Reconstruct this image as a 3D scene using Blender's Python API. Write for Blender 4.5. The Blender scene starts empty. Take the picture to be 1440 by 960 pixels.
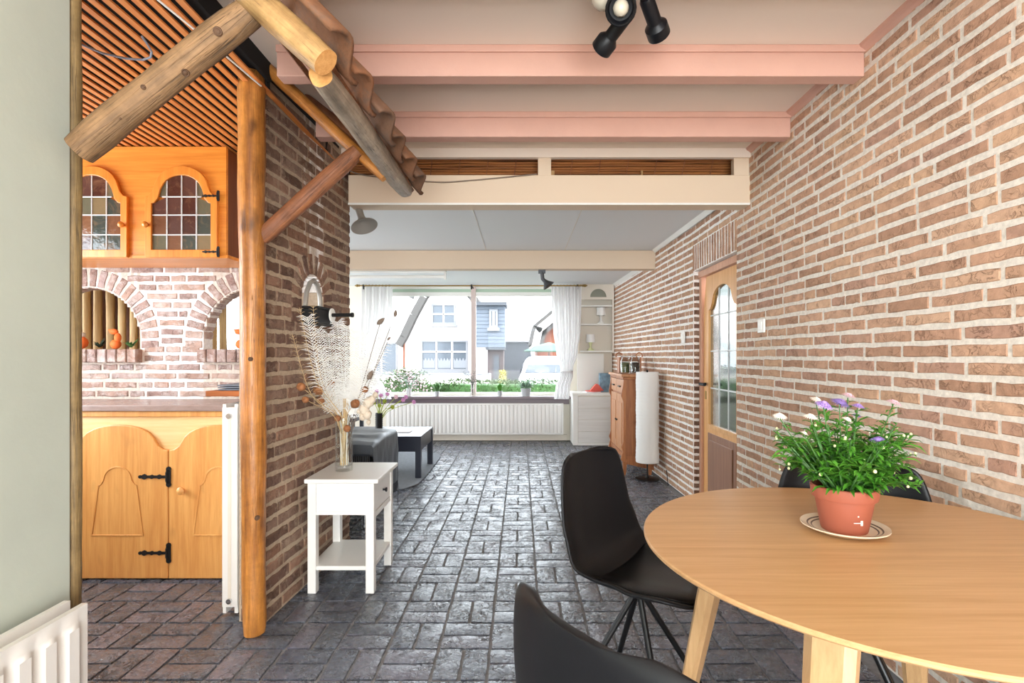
import bpy, math, random
from mathutils import Vector, Matrix, noise
random.seed(7)
sc = bpy.context.scene
COL = sc.collection
PI = math.pi

def lin(c):
    c = c / 255.0
    return c / 12.92 if c <= 0.04045 else ((c + 0.055) / 1.055) ** 2.4
def rgb(r, g, b): return (lin(r), lin(g), lin(b), 1.0)

# ------------------------------------------------------------------ camera
# image frame 1440x960, focal length 743 px, vanishing point of the depth lines at (732, 500)
F, VX, VY, CH = 743.0, 732.0, 500.0, 1.2
def PX(px, Y): return (px - VX) * Y / F
def PZ(py, Y): return CH - (py - VY) * Y / F
cam_d = bpy.data.cameras.new('camera')
cam = bpy.data.objects.new('camera', cam_d); COL.objects.link(cam)
cam.location = (0, 0, CH); cam.rotation_euler = (PI / 2, 0, 0)
cam_d.sensor_width = 36.0; cam_d.lens = F / 1440.0 * 36.0
cam_d.shift_x = -12.0 / 1440.0; cam_d.shift_y = 20.0 / 1440.0
cam_d.clip_start = 0.02; cam_d.clip_end = 300
sc.camera = cam

# ------------------------------------------------------------------ sky, sun, added fill lamps out of view
world = bpy.data.worlds.new('world'); sc.world = world; world.use_nodes = True
bg = world.node_tree.nodes['Background']
bg.inputs[0].default_value = (0.86, 0.94, 1.0, 1.0); bg.inputs[1].default_value = 10.0
sun_d = bpy.data.lights.new('sun', 'SUN'); sun_d.energy = 2.0; sun_d.angle = 0.02; sun_d.color = (1.0, 0.95, 0.88)
sun = bpy.data.objects.new('sun', sun_d); COL.objects.link(sun)
sun.rotation_euler = Vector((0.35, 0.75, -0.8)).to_track_quat('-Z', 'Y').to_euler()
def area(name, loc, direction, sx, sy, power, color):
    d = bpy.data.lights.new(name, 'AREA'); d.shape = 'RECTANGLE'; d.size = sx; d.size_y = sy
    d.energy = power; d.color = color
    o = bpy.data.objects.new(name, d); COL.objects.link(o)
    o.location = loc; o.rotation_euler = Vector(direction).to_track_quat('-Z', 'Z').to_euler()
    return o
area('fill_behind_camera', (0.15, -2.42, 1.3), (0, 1, 0.15), 2.4, 1.9, 77, (1.0, 0.985, 0.96))  # added fill lamp behind the camera, brightens the dining end
area('fill_near_ceiling', (0.15, -2.3, 0.45), (0, 1, 0.9), 2.4, 0.7, 84, (1.0, 0.98, 0.96))  # added low lamp aimed upward to brighten the near ceiling
area('fill_kitchen', (-3.1, 2.2, 1.5), (1, 0.1, -0.05), 1.1, 1.1, 32, (0.84, 0.92, 1.0))  # unseen fill lamp added at the left end of the kitchen
area('fill_living', (-4.5, 5.4, 1.4), (1, 0, 0.22), 2.4, 1.4, 150, (0.95, 0.98, 1.0))  # fill lamp added in front of the closed left wall, lifts the living room
sc.view_settings.view_transform = 'Standard'
sc.view_settings.look = 'None'
sc.view_settings.exposure = 0.0
sc.view_settings.gamma = 1.0
sc.view_settings.use_curve_mapping = False
sc.cycles.use_denoising = True
sc.cycles.max_bounces = 10
sc.cycles.diffuse_bounces = 5
sc.cycles.transparent_max_bounces = 24
sc.cycles.sample_clamp_indirect = 6.0
sc.cycles.caustics_reflective = False
sc.cycles.caustics_refractive = False

# ------------------------------------------------------------------ materials
MATS = {}
def _new(name):
    m = bpy.data.materials.new(name); m.use_nodes = True
    nt = m.node_tree; b = nt.nodes['Principled BSDF']
    MATS[name] = m
    return m, nt, b
def _mathn(nt, op, a, b=None):
    n = nt.nodes.new('ShaderNodeMath'); n.operation = op
    for i, v in enumerate((a, b)):
        if v is None: continue
        if isinstance(v, (int, float)): n.inputs[i].default_value = v
        else: nt.links.new(v, n.inputs[i])
    return n.outputs[0]
def _noise(nt, vec, scale, detail=3, rough=0.55, dist=0.0):
    n = nt.nodes.new('ShaderNodeTexNoise')
    n.inputs['Scale'].default_value = scale; n.inputs['Detail'].default_value = detail
    n.inputs['Roughness'].default_value = rough; n.inputs['Distortion'].default_value = dist
    if vec is not None: nt.links.new(vec, n.inputs['Vector'])
    return n.outputs['Fac']
def _ramp(nt, fac, stops, interp='LINEAR'):
    r = nt.nodes.new('ShaderNodeValToRGB'); r.color_ramp.interpolation = interp
    e = r.color_ramp.elements
    while len(e) < len(stops): e.new(0.5)
    for i, (p, c) in enumerate(stops):
        e[i].position = p; e[i].color = c
    nt.links.new(fac, r.inputs[0])
    return r.outputs[0]
def _mix(nt, a, b, fac, mode='MIX'):
    n = nt.nodes.new('ShaderNodeMix'); n.data_type = 'RGBA'; n.blend_type = mode
    for s, v in ((6, a), (7, b), (0, fac)):
        if isinstance(v, (int, float)): n.inputs[s].default_value = v
        elif isinstance(v, tuple): n.inputs[s].default_value = v
        else: nt.links.new(v, n.inputs[s])
    return n.outputs[2]
def _bump(nt, b, h, strength, dist=0.01):
    n = nt.nodes.new('ShaderNodeBump'); n.inputs['Strength'].default_value = strength
    n.inputs['Distance'].default_value = dist
    nt.links.new(h, n.inputs['Height']); nt.links.new(n.outputs[0], b.inputs['Normal'])
def _obj(nt, scale=None, key='Object'):
    t = nt.nodes.new('ShaderNodeTexCoord'); out = t.outputs[key]
    if scale:
        mp = nt.nodes.new('ShaderNodeMapping'); mp.inputs['Scale'].default_value = scale
        nt.links.new(out, mp.inputs['Vector']); out = mp.outputs[0]
    return out
def plain(name, col, rough=0.5, metal=0.0, var=0.0, vscale=6.0, bump=0.0, bscale=60.0, spec=0.5):
    m, nt, b = _new(name)
    b.inputs['Roughness'].default_value = rough; b.inputs['Metallic'].default_value = metal
    b.inputs['Specular IOR Level'].default_value = spec
    b.inputs['Base Color'].default_value = col
    if var or bump: v = _obj(nt)
    if var:
        f = _noise(nt, v, vscale, 4)
        lo = tuple(c * (1 - var) for c in col[:3]) + (1,); hi = tuple(min(1, c * (1 + var)) for c in col[:3]) + (1,)
        nt.links.new(_ramp(nt, f, [(0.3, lo), (0.7, hi)]), b.inputs['Base Color'])
    if bump: _bump(nt, b, _noise(nt, v, bscale, 4), bump, 0.004)
    return m
def wood(name, c1, c2, axis='Z', scale=14.0, stretch=0.07, rough=0.45, bump=0.15, knots=0.0, dark=None, cracks=0.0):
    m, nt, b = _new(name)
    s = [scale] * 3; s['XYZ'.index(axis)] = scale * stretch
    oi = nt.nodes.new('ShaderNodeObjectInfo')
    t = nt.nodes.new('ShaderNodeTexCoord'); mp = nt.nodes.new('ShaderNodeMapping')
    mp.inputs['Scale'].default_value = s; nt.links.new(t.outputs['Object'], mp.inputs['Vector'])
    sh = nt.nodes.new('ShaderNodeVectorMath'); sh.operation = 'ADD'
    nt.links.new(mp.outputs[0], sh.inputs[0])
    cmb = nt.nodes.new('ShaderNodeCombineXYZ')
    k = _mathn(nt, 'MULTIPLY', oi.outputs['Random'], 37.0)
    for i in range(3): nt.links.new(k, cmb.inputs[i])
    nt.links.new(cmb.outputs[0], sh.inputs[1])
    v = sh.outputs[0]
    f1 = _noise(nt, v, 1.0, 5, 0.6, 0.6)
    f2 = _noise(nt, v, 5.0, 4, 0.6, 0.2)
    f = _mathn(nt, 'ADD', _mathn(nt, 'MULTIPLY', f1, 0.65), _mathn(nt, 'MULTIPLY', f2, 0.35))
    c = _ramp(nt, f, [(0.34, c1), (0.66, c2)])
    if knots:
        v2 = _obj(nt, tuple(1.0 if a != axis else 0.45 for a in 'XYZ'))
        kf = _noise(nt, v2, 11.0, 2, 0.5)
        c = _mix(nt, c, dark or tuple(x * 0.3 for x in c1[:3]) + (1,), _mathn(nt, 'MULTIPLY', _ramp(nt, kf, [(0.64, (0, 0, 0, 1)), (0.74, (1, 1, 1, 1))]), knots))
    if cracks:
        s2 = [70.0] * 3; s2['XYZ'.index(axis)] = 2.2
        cf = _noise(nt, _obj(nt, tuple(s2)), 1.0, 3, 0.5, 0.3)
        line = _ramp(nt, cf, [(0.47, (0, 0, 0, 1)), (0.495, (1, 1, 1, 1)), (0.52, (0, 0, 0, 1))])
        big = _ramp(nt, _noise(nt, _obj(nt), 7.0, 3), [(0.45, (0, 0, 0, 1)), (0.62, (1, 1, 1, 1))])
        c = _mix(nt, c, tuple(x * 0.25 for x in c1[:3]) + (1,), _mathn(nt, 'MULTIPLY', _mathn(nt, 'MULTIPLY', line, big), cracks))
        patch = _ramp(nt, _noise(nt, _obj(nt), 9.0, 5, 0.7), [(0.35, (0.66, 0.64, 0.6, 1)), (0.65, (1.12, 1.1, 1.08, 1))])
        c = _mix(nt, c, patch, 1.0, 'MULTIPLY')
        f = _mathn(nt, 'SUBTRACT', f, _mathn(nt, 'MULTIPLY', line, 0.5))
    nt.links.new(c, b.inputs['Base Color'])
    b.inputs['Roughness'].default_value = rough
    if bump: _bump(nt, b, f, bump, 0.006)
    return m
def masonry(name, cols, rough=0.85, bump=0.5, nscale=30.0, stain=None, spec=0.3, stain_lo=0.5, crease=0.0):
    """one random tint for each object or loose piece, with grain and relief"""
    m, nt, b = _new(name)
    oi = nt.nodes.new('ShaderNodeObjectInfo'); ge = nt.nodes.new('ShaderNodeNewGeometry')
    r = _mathn(nt, 'FRACT', _mathn(nt, 'ADD', oi.outputs['Random'], ge.outputs['Random Per Island']))
    stops = [((i + 0.5) / len(cols), c) for i, c in enumerate(cols)]
    base = _ramp(nt, r, stops)
    pos = ge.outputs['Position']
    f1 = _noise(nt, pos, nscale, 5, 0.65); f2 = _noise(nt, pos, nscale * 3.2, 4, 0.7)
    g = _ramp(nt, f1, [(0.25, (0.72, 0.7, 0.68, 1)), (0.75, (1.16, 1.14, 1.12, 1))])
    c = _mix(nt, base, g, 0.9, 'MULTIPLY')
    if stain:
        f3 = _noise(nt, pos, nscale * 0.6, 5, 0.7)
        c = _mix(nt, c, stain, _ramp(nt, f3, [(stain_lo, (0, 0, 0, 1)), (stain_lo + 0.22, (0.8, 0.8, 0.8, 1))]))
    if crease:
        cl = _noise(nt, pos, 26.0, 4, 0.6, 1.2)
        ln = _ramp(nt, cl, [(0.46, (0, 0, 0, 1)), (0.5, (1, 1, 1, 1)), (0.54, (0, 0, 0, 1))])
        lm = _mathn(nt, 'MULTIPLY', ln, _ramp(nt, _noise(nt, pos, 12.0, 2), [(0.42, (0, 0, 0, 1)), (0.6, (1, 1, 1, 1))]))
        c = _mix(nt, c, _mix(nt, c, (0.42, 0.38, 0.36, 1), 1.0, 'MULTIPLY'), _mathn(nt, 'MULTIPLY', lm, crease))
    nt.links.new(c, b.inputs['Base Color'])
    b.inputs['Roughness'].default_value = rough; b.inputs['Specular IOR Level'].default_value = spec
    h = _mathn(nt, 'ADD', _mathn(nt, 'MULTIPLY', f1, 0.7), _mathn(nt, 'MULTIPLY', f2, 0.4))
    if crease: h = _mathn(nt, 'SUBTRACT', h, _mathn(nt, 'MULTIPLY', lm, 0.5))
    _bump(nt, b, h, bump, 0.006)
    return m
def glassy(name, tint=(1, 1, 1, 1), gloss=0.12, rough=0.0, top=0.3):
    m, nt, b = _new(name); nt.nodes.remove(b)
    out = nt.nodes['Material Output']
    tr = nt.nodes.new('ShaderNodeBsdfTransparent'); tr.inputs[0].default_value = tint
    gl = nt.nodes.new('ShaderNodeBsdfGlossy'); gl.inputs['Roughness'].default_value = rough
    fr = nt.nodes.new('ShaderNodeFresnel'); fr.inputs[0].default_value = 1.25
    f = _mathn(nt, 'MULTIPLY', fr.outputs[0], 1.0)
    f = _mathn(nt, 'MINIMUM', _mathn(nt, 'ADD', f, gloss - 0.04), top)
    mx = nt.nodes.new('ShaderNodeMixShader'); nt.links.new(f, mx.inputs[0])
    nt.links.new(tr.outputs[0], mx.inputs[1]); nt.links.new(gl.outputs[0], mx.inputs[2])
    nt.links.new(mx.outputs[0], out.inputs[0])
    return m
def cloth(name, col, transl=0.4):
    m, nt, b = _new(name); out = nt.nodes['Material Output']
    b.inputs['Base Color'].default_value = col; b.inputs['Roughness'].default_value = 0.9
    tl = nt.nodes.new('ShaderNodeBsdfTranslucent'); tl.inputs[0].default_value = col
    mx = nt.nodes.new('ShaderNodeMixShader'); mx.inputs[0].default_value = transl
    nt.links.new(b.outputs[0], mx.inputs[1]); nt.links.new(tl.outputs[0], mx.inputs[2])
    nt.links.new(mx.outputs[0], out.inputs[0])
    return m

masonry('brick_tan', [rgb(176,138,114), rgb(196,156,130), rgb(206,170,142), rgb(186,146,122), rgb(201,164,134), rgb(182,144,124)], bump=0.9, crease=0.5)
masonry('brick_brown', [rgb(112,86,72), rgb(146,110,90), rgb(160,126,106), rgb(128,102,88), rgb(152,126,110), rgb(118,90,78)], bump=1.0, stain=rgb(184,164,142), stain_lo=0.52, crease=0.8)
masonry('brick_washed', [rgb(164,138,130), rgb(182,152,138), rgb(192,170,160), rgb(172,152,150), rgb(184,156,142), rgb(158,132,126)], bump=0.8, stain=rgb(204,194,190), stain_lo=0.46, crease=0.6)
masonry('mortar_light', [rgb(222,216,206)], bump=0.5, nscale=60)
masonry('mortar_tan', [rgb(188,170,148)], bump=0.6, nscale=60)
masonry('mortar_white', [rgb(212,202,192)], bump=0.5, nscale=60)
masonry('mortar_floor', [rgb(138,138,140)], rough=0.8, bump=0.5, nscale=60)
masonry('slate', [rgb(74,80,93), rgb(86,92,106), rgb(96,100,113), rgb(80,86,97), rgb(102,102,116)], rough=0.3, bump=1.0, nscale=20.0, spec=0.7)
MATS['slate'].node_tree.nodes['Principled BSDF'].inputs['IOR'].default_value = 1.75
# slate: rougher hollows
nt = MATS['slate'].node_tree
bs = nt.nodes['Principled BSDF']
_ge = nt.nodes.new('ShaderNodeNewGeometry')
_f = _noise(nt, _ge.outputs['Position'], 26.0, 5, 0.6)
_r = _ramp(nt, _f, [(0.35, (0.16, 0.16, 0.16, 1)), (0.7, (0.40, 0.40, 0.40, 1))])
nt.links.new(_r, bs.inputs['Roughness'])
_cl = _noise(nt, _ge.outputs['Position'], 22.0, 4, 0.6, 1.6)
_line = _ramp(nt, _cl, [(0.45, (0, 0, 0, 1)), (0.5, (1, 1, 1, 1)), (0.55, (0, 0, 0, 1))])
_msk = _ramp(nt, _noise(nt, _ge.outputs['Position'], 8.0, 3), [(0.42, (0, 0, 0, 1)), (0.6, (1, 1, 1, 1))])
_lm = _mathn(nt, 'MULTIPLY', _line, _msk)
_bn = next(n for n in nt.nodes if n.type == 'BUMP')
_h0 = _bn.inputs['Height'].links[0].from_socket
nt.links.new(_mathn(nt, 'SUBTRACT', _h0, _mathn(nt, 'MULTIPLY', _lm, 0.7)), _bn.inputs['Height'])
_c0 = bs.inputs['Base Color'].links[0].from_socket
nt.links.new(_mix(nt, _c0, rgb(40, 42, 48), _mathn(nt, 'MULTIPLY', _lm, 0.75)), bs.inputs['Base Color'])
masonry('roof_clay', [rgb(132,92,66), rgb(120,88,68), rgb(112,90,76), rgb(142,98,70)], bump=0.8, nscale=22, stain=rgb(96,86,78))

plain('plaster_left', rgb(184,192,181), 0.85, bump=0.25, bscale=25, var=0.03)
plain('plaster_cream', rgb(226,220,206), 0.8, bump=0.15, bscale=40)
plain('ceiling_cream', rgb(232,218,204), 0.8, bump=0.06, bscale=20)
plain('ceiling_white', rgb(226,230,232), 0.6, bump=0.05, bscale=20)
plain('paint_pink', rgb(202,158,141), 0.6, var=0.04, bump=0.2, bscale=70)
plain('paint_beam', rgb(217,196,171), 0.6, bump=0.08)
plain('white_satin', rgb(236,236,232), 0.35)
plain('white_matt', rgb(232,231,226), 0.6)
plain('radiator_white', rgb(231,229,225), 0.35)
plain('cream_panel', rgb(222,214,200), 0.55, bump=0.05)
plain('black_plastic', rgb(17,18,22), 0.42, bump=0.03, bscale=300, spec=0.32)
plain('black_leather', rgb(8,8,10), 0.33, bump=0.1, bscale=160, spec=0.3)
plain('black_metal', rgb(20,21,23), 0.35, 0.3)
plain('iron', rgb(30,29,30), 0.55, 0.5, bump=0.2)
plain('grey_metal', rgb(168,164,156), 0.4, 0.45)
plain('dark_grey_metal', rgb(70,72,76), 0.4, 0.4)
plain('brass', rgb(150,120,66), 0.35, 0.9)
plain('chrome', rgb(205,208,210), 0.12, 1.0)
plain('lead', rgb(206,208,208), 0.5, 0.2)
plain('terracotta', rgb(158,86,64), 0.6, var=0.05)
plain('soil', rgb(46,34,26), 0.95, bump=0.8)
plain('saucer_glaze', rgb(228,212,186), 0.3, var=0.05)
plain('saucer_band', rgb(92,74,54), 0.35)
plain('leaf_green', rgb(82,148,46), 0.5, var=0.35, vscale=30)
plain('leaf_mid', rgb(76,118,62), 0.55, var=0.3, vscale=25)
plain('leaf_dark', rgb(34,56,40), 0.5, var=0.3, vscale=25)
plain('leaf_sage', rgb(132,160,138), 0.6, var=0.2, vscale=25)
plain('leaf_hedge', rgb(78,100,54), 0.7, var=0.35, vscale=9)
plain('leaf_yellow', rgb(170,156,50), 0.6, var=0.2, vscale=9)
plain('petal_violet', rgb(168,138,214), 0.6)
plain('petal_pink', rgb(236,200,214), 0.6)
plain('petal_white', rgb(240,236,228), 0.6)
plain('petal_mauve', rgb(214,150,200), 0.6)
plain('bud_cream', rgb(216,220,170), 0.6)
plain('flower_centre', rgb(236,206,80), 0.7)
plain('stem_yellow_green', rgb(168,182,60), 0.6)
plain('feather_white', rgb(240,240,236), 0.8)
plain('straw', rgb(206,178,132), 0.7)
plain('pod_brown', rgb(150,98,60), 0.7, var=0.25, vscale=30, bump=0.3)
plain('bud_grey', rgb(128,112,98), 0.8, var=0.2)
plain('plush_beige', rgb(222,208,188), 0.95, bump=1.0, bscale=120)
plain('orange_cloth', rgb(232,112,44), 0.7, var=0.12, bump=0.3)
plain('cloth_grey', rgb(128,136,150), 0.9, bump=0.4)
plain('throw_dark', rgb(60,66,74), 0.42, var=0.2, bump=0.3, bscale=50)
plain('sofa_black', rgb(22,23,26), 0.5, bump=0.2)
plain('table_black', rgb(38,42,54), 0.32, bump=0.05)
plain('rug_grey', rgb(118,122,128), 0.95, var=0.12, vscale=40, bump=0.6, bscale=250)
plain('pot_grey', rgb(176,178,182), 0.5)
plain('pot_white', rgb(222,220,222), 0.5)
plain('pot_black', rgb(28,28,30), 0.6, bump=0.8, bscale=40)
plain('sill_stone', rgb(120,106,112), 0.35)
plain('paper_shade', rgb(238,238,236), 0.85, bump=0.5, bscale=45)
plain('book_blue', rgb(120,150,170), 0.6, var=0.4, vscale=20)
plain('book_red', rgb(206,84,70), 0.5)
plain('paper', rgb(228,220,222), 0.7)
plain('herbs', rgb(92,96,60), 0.9, var=0.5, vscale=60)
plain('gap_shade', rgb(14,9,7), 0.9)  # near-black colour stands for the shade in gaps behind slats and reeds
plain('bulb_glass', rgb(196,186,168), 0.15)
plain('house_white', rgb(236,226,222), 0.8, bump=0.1)
plain('house_trim', rgb(116,116,120), 0.7)
plain('thatch', rgb(76,73,71), 0.95, bump=0.8, bscale=20)
plain('cladding', rgb(84,91,102), 0.6)
plain('shed_dark', rgb(52,55,62), 0.4)
plain('brick_orange_far', rgb(118,70,52), 0.85)
plain('brown_porch', rgb(62,50,50), 0.7)
plain('car_white', rgb(236,236,238), 0.25)
plain('car_glass', rgb(44,50,58), 0.12)
plain('tyre', rgb(28,28,30), 0.8)
plain('parasol_green', rgb(64,92,78), 0.8)
plain('street', rgb(120,118,116), 0.9, var=0.1)
plain('window_dark', rgb(70,77,86), 0.1)
plain('lace', rgb(120,122,128), 0.9)
plain('mullion_paint', rgb(206,188,182), 0.6)
plain('knot_dark', rgb(86,60,40), 0.7, var=0.3, vscale=80)
plain('plastic_white', rgb(236,234,228), 0.35)
plain('valance_green', rgb(176,198,178), 0.7)
cloth('curtain', rgb(242,241,241), 0.4)
glassy('glass_clear', (0.97, 0.985, 0.98, 1), 0.06)
glassy('glass_window', (0.985, 0.99, 0.99, 1), 0.04, 0.0, 0.006)
glassy('glass_door', (0.34, 0.355, 0.35, 1), 0.08, 0.08)

wood('log_grey_brown', rgb(92,70,48), rgb(160,124,86), 'Z', 30, 0.05, 0.7, 0.5, 0.8, cracks=0.9)
wood('log_golden', rgb(138,80,30), rgb(206,140,66), 'Z', 26, 0.06, 0.4, 0.35, 0.7, cracks=0.9)
wood('log_olive', rgb(98,80,50), rgb(150,124,80), 'Z', 30, 0.05, 0.6, 0.4, 0.5, cracks=0.9)
wood('log_silver', rgb(118,104,90), rgb(178,164,146), 'Z', 30, 0.06, 0.5, 0.5, 0.5, cracks=0.9)
wood('log_tan', rgb(156,118,74), rgb(200,162,108), 'Z', 28, 0.06, 0.55, 0.3, 0.4, cracks=0.9)
wood('log_brown', rgb(112,66,40), rgb(164,106,68), 'Z', 30, 0.05, 0.6, 0.5, 0.5, cracks=0.9)
wood('log_end', rgb(196,136,72), rgb(232,178,112), 'X', 30, 1.0, 0.7, 0.2)
wood('slat_orange', rgb(190,108,48), rgb(226,146,78), 'Y', 40, 0.03, 0.35, 0.1)
wood('oak_orange', rgb(198,112,34), rgb(232,150,62), 'Z', 22, 0.05, 0.32, 0.08)
wood('oak_orange_h', rgb(204,118,38), rgb(236,156,66), 'X', 22, 0.05, 0.32, 0.08)
wood('oak_honey', rgb(208,140,72), rgb(234,176,104), 'Z', 20, 0.06, 0.35, 0.08, 0.15)
wood('oak_pale', rgb(232,186,122), rgb(250,216,164), 'X', 16, 0.06, 0.4, 0.06)
wood('walnut_side', rgb(92,46,22), rgb(130,70,36), 'Z', 20, 0.06, 0.35, 0.08)
wood('table_oak', rgb(186,142,95), rgb(210,170,124), 'X', 26, 0.045, 0.36, 0.05)
wood('leg_oak', rgb(188,146,100), rgb(212,174,128), 'Z', 26, 0.05, 0.4, 0.05)
wood('pine_cabinet', rgb(142,80,40), rgb(186,120,70), 'Z', 18, 0.08, 0.4, 0.1, 0.4)
wood('pine_front', rgb(168,108,66), rgb(204,148,102), 'Z', 18, 0.08, 0.4, 0.1, 0.3)
wood('door_pine', rgb(206,146,84), rgb(232,180,118), 'Z', 22, 0.05, 0.35, 0.08)
wood('door_frame_wood', rgb(188,138,112), rgb(212,166,138), 'Z', 22, 0.05, 0.4, 0.08)
wood('door_panel_wood', rgb(122,82,58), rgb(156,110,82), 'Z', 22, 0.05, 0.45, 0.08)
wood('shelf_brown', rgb(140,76,34), rgb(178,104,54), 'X', 22, 0.05, 0.4, 0.08)
wood('worktop', rgb(140,118,110), rgb(172,150,142), 'X', 10, 0.3, 0.25, 0.02)
wood('bamboo', rgb(176,140,92), rgb(220,188,138), 'Z', 24, 0.05, 0.6, 0.2, 0.4)
wood('reed', rgb(110,62,26), rgb(176,112,56), 'X', 50, 0.03, 0.7, 0.3)
wood('whitewash_h', rgb(206,203,198), rgb(222,220,216), 'X', 22, 0.04, 0.5, 0.1)

# stained glass: a dull tint for each pane
m, nt, b = _new('stained_glass')
oi = nt.nodes.new('ShaderNodeObjectInfo')
pv = _obj(nt)
c = _ramp(nt, oi.outputs['Random'], [(0.0, rgb(70,40,34)), (0.2, rgb(96,92,74)), (0.38, rgb(60,66,60)), (0.55, rgb(112,74,52)), (0.72, rgb(84,56,50)), (0.88, rgb(122,104,76)), (1.0, rgb(88,96,92))], 'CONSTANT')
nt.links.new(_mix(nt, c, rgb(150,112,80), _ramp(nt, _noise(nt, pv, 9, 4, 0.7, 1.5), [(0.5, (0, 0, 0, 1)), (0.8, (0.6, 0.6, 0.6, 1))])), b.inputs['Base Color'])
b.inputs['Roughness'].default_value = 0.12
_bump(nt, b, _noise(nt, pv, 40, 2), 0.3, 0.004)

# ------------------------------------------------------------------ mesh helpers
class MB:
    def __init__(self): self.v = []; self.f = []
    def add(self, vs, fs):
        n = len(self.v); self.v += [tuple(p) for p in vs]; self.f += [tuple(i + n for i in f) for f in fs]
    def box(self, a, b):
        x0, y0, z0 = a; x1, y1, z1 = b
        self.add([(x0,y0,z0),(x1,y0,z0),(x1,y1,z0),(x0,y1,z0),(x0,y0,z1),(x1,y0,z1),(x1,y1,z1),(x0,y1,z1)],
                 [(0,3,2,1),(4,5,6,7),(0,1,5,4),(1,2,6,5),(2,3,7,6),(3,0,4,7)])
        return self
    def taper(self, p0, p1, s0, s1, ang=0.0, n=4):
        """square-ish bar from p0 to p1 with half sizes s0 -> s1"""
        return self.cyl(p0, p1, s0 * 1.4142, s1 * 1.4142, n, phase=PI / 4 + ang)
    def cyl(self, p0, p1, r0, r1=None, n=12, caps=True, phase=0.0):
        if r1 is None: r1 = r0
        p0 = Vector(p0); p1 = Vector(p1); d = (p1 - p0).normalized()
        up = Vector((0, 0, 1)) if abs(d.z) < 0.99 else Vector((1, 0, 0))
        a = d.cross(up).normalized() if abs(d.z) < 0.99 else Vector((1, 0, 0)); b = d.cross(a).normalized()
        vs = []
        for p, r in ((p0, r0), (p1, r1)):
            for i in range(n):
                t = 2 * PI * i / n + phase
                vs.append(p + (a * math.cos(t) + b * math.sin(t)) * r)
        fs = [(i, (i + 1) % n, n + (i + 1) % n, n + i) for i in range(n)]
        if caps: fs += [tuple(range(n - 1, -1, -1)), tuple(range(n, 2 * n))]
        self.add(vs, fs); return self
    def tube(self, pts, rad, n=8, caps=True):
        pts = [Vector(p) for p in pts]; m = len(pts)
        if isinstance(rad, (int, float)): rad = [rad] * m
        vs = []; a = None
        for i, p in enumerate(pts):
            d = (pts[min(i + 1, m - 1)] - pts[max(i - 1, 0)]).normalized()
            if a is None:
                up = Vector((0, 0, 1)) if abs(d.z) < 0.9 else Vector((1, 0, 0))
                a = d.cross(up).normalized()
            else: a = (a - d * a.dot(d)).normalized()
            b = d.cross(a)
            for k in range(n):
                t = 2 * PI * k / n
                vs.append(p + (a * math.cos(t) + b * math.sin(t)) * rad[i])
        fs = []
        for i in range(m - 1):
            for k in range(n):
                fs.append((i * n + k, i * n + (k + 1) % n, (i + 1) * n + (k + 1) % n, (i + 1) * n + k))
        if caps: fs += [tuple(range(n - 1, -1, -1)), tuple((m - 1) * n + k for k in range(n))]
        self.add(vs, fs); return self
    def lathe(self, prof, c=(0, 0, 0), n=24, axis=None, caps=True):
        """profile of (radius, height) turned about c; axis = direction of the height"""
        R = Matrix.Identity(3) if axis is None else Vector(axis).to_track_quat('Z', 'Y').to_matrix()
        c = Vector(c); vs = []
        for r, z in prof:
            for k in range(n):
                t = 2 * PI * k / n
                vs.append(c + R @ Vector((r * math.cos(t), r * math.sin(t), z)))
        fs = []
        for i in range(len(prof) - 1):
            for k in range(n):
                fs.append((i * n + k, i * n + (k + 1) % n, (i + 1) * n + (k + 1) % n, (i + 1) * n + k))
        if caps and prof[0][0] > 1e-5: fs.append(tuple(range(n - 1, -1, -1)))
        if caps and prof[-1][0] > 1e-5: fs.append(tuple((len(prof) - 1) * n + k for k in range(n)))
        self.add(vs, fs); return self
    def prism(self, outline, o, u, v, w):
        """2D outline (counter-clockwise in u,v) placed at o and pushed along the vector w"""
        o, u, v, w = Vector(o), Vector(u), Vector(v), Vector(w); n = len(outline)
        A = [o + u * x + v * y for x, y in outline]
        self.add(A + [p + w for p in A], [tuple(range(n))] + [tuple(range(2 * n - 1, n - 1, -1))] +
                 [(i, n + i, n + (i + 1) % n, (i + 1) % n) for i in range(n)])
        return self
    def frame(self, outer, inner, o, u, v, w):
        o, u, v, w = Vector(o), Vector(u), Vector(v), Vector(w); n = len(outer)
        A = [o + u * x + v * y for x, y in outer]; B = [o + u * x + v * y for x, y in inner]
        vs = A + B + [p + w for p in A] + [p + w for p in B]; fs = []
        for i in range(n):
            j = (i + 1) % n
            fs += [(i, j, n + j, n + i), (2*n + i, 3*n + i, 3*n + j, 2*n + j), (i, 2*n + i, 2*n + j, j), (n + i, n + j, 3*n + j, 3*n + i)]
        self.add(vs, fs); return self
    def ball(self, c, r, n=10, sq=(1, 1, 1)):
        m = n // 2; prof = []
        vs = []; fs = []
        for i in range(m + 1):
            a = -PI / 2 + PI * i / m
            for k in range(n):
                t = 2 * PI * k / n
                vs.append((c[0] + r * sq[0] * math.cos(a) * math.cos(t), c[1] + r * sq[1] * math.cos(a) * math.sin(t), c[2] + r * sq[2] * math.sin(a)))
        for i in range(m):
            for k in range(n):
                fs.append((i * n + k, i * n + (k + 1) % n, (i + 1) * n + (k + 1) % n, (i + 1) * n + k))
        self.add(vs, fs); return self
    def grid(self, fn, nu, nv):
        vs = [fn(i / nu, j / nv) for i in range(nu + 1) for j in range(nv + 1)]
        fs = [(i * (nv + 1) + j, (i + 1) * (nv + 1) + j, (i + 1) * (nv + 1) + j + 1, i * (nv + 1) + j + 1) for i in range(nu) for j in range(nv)]
        self.add(vs, fs); return self
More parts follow.
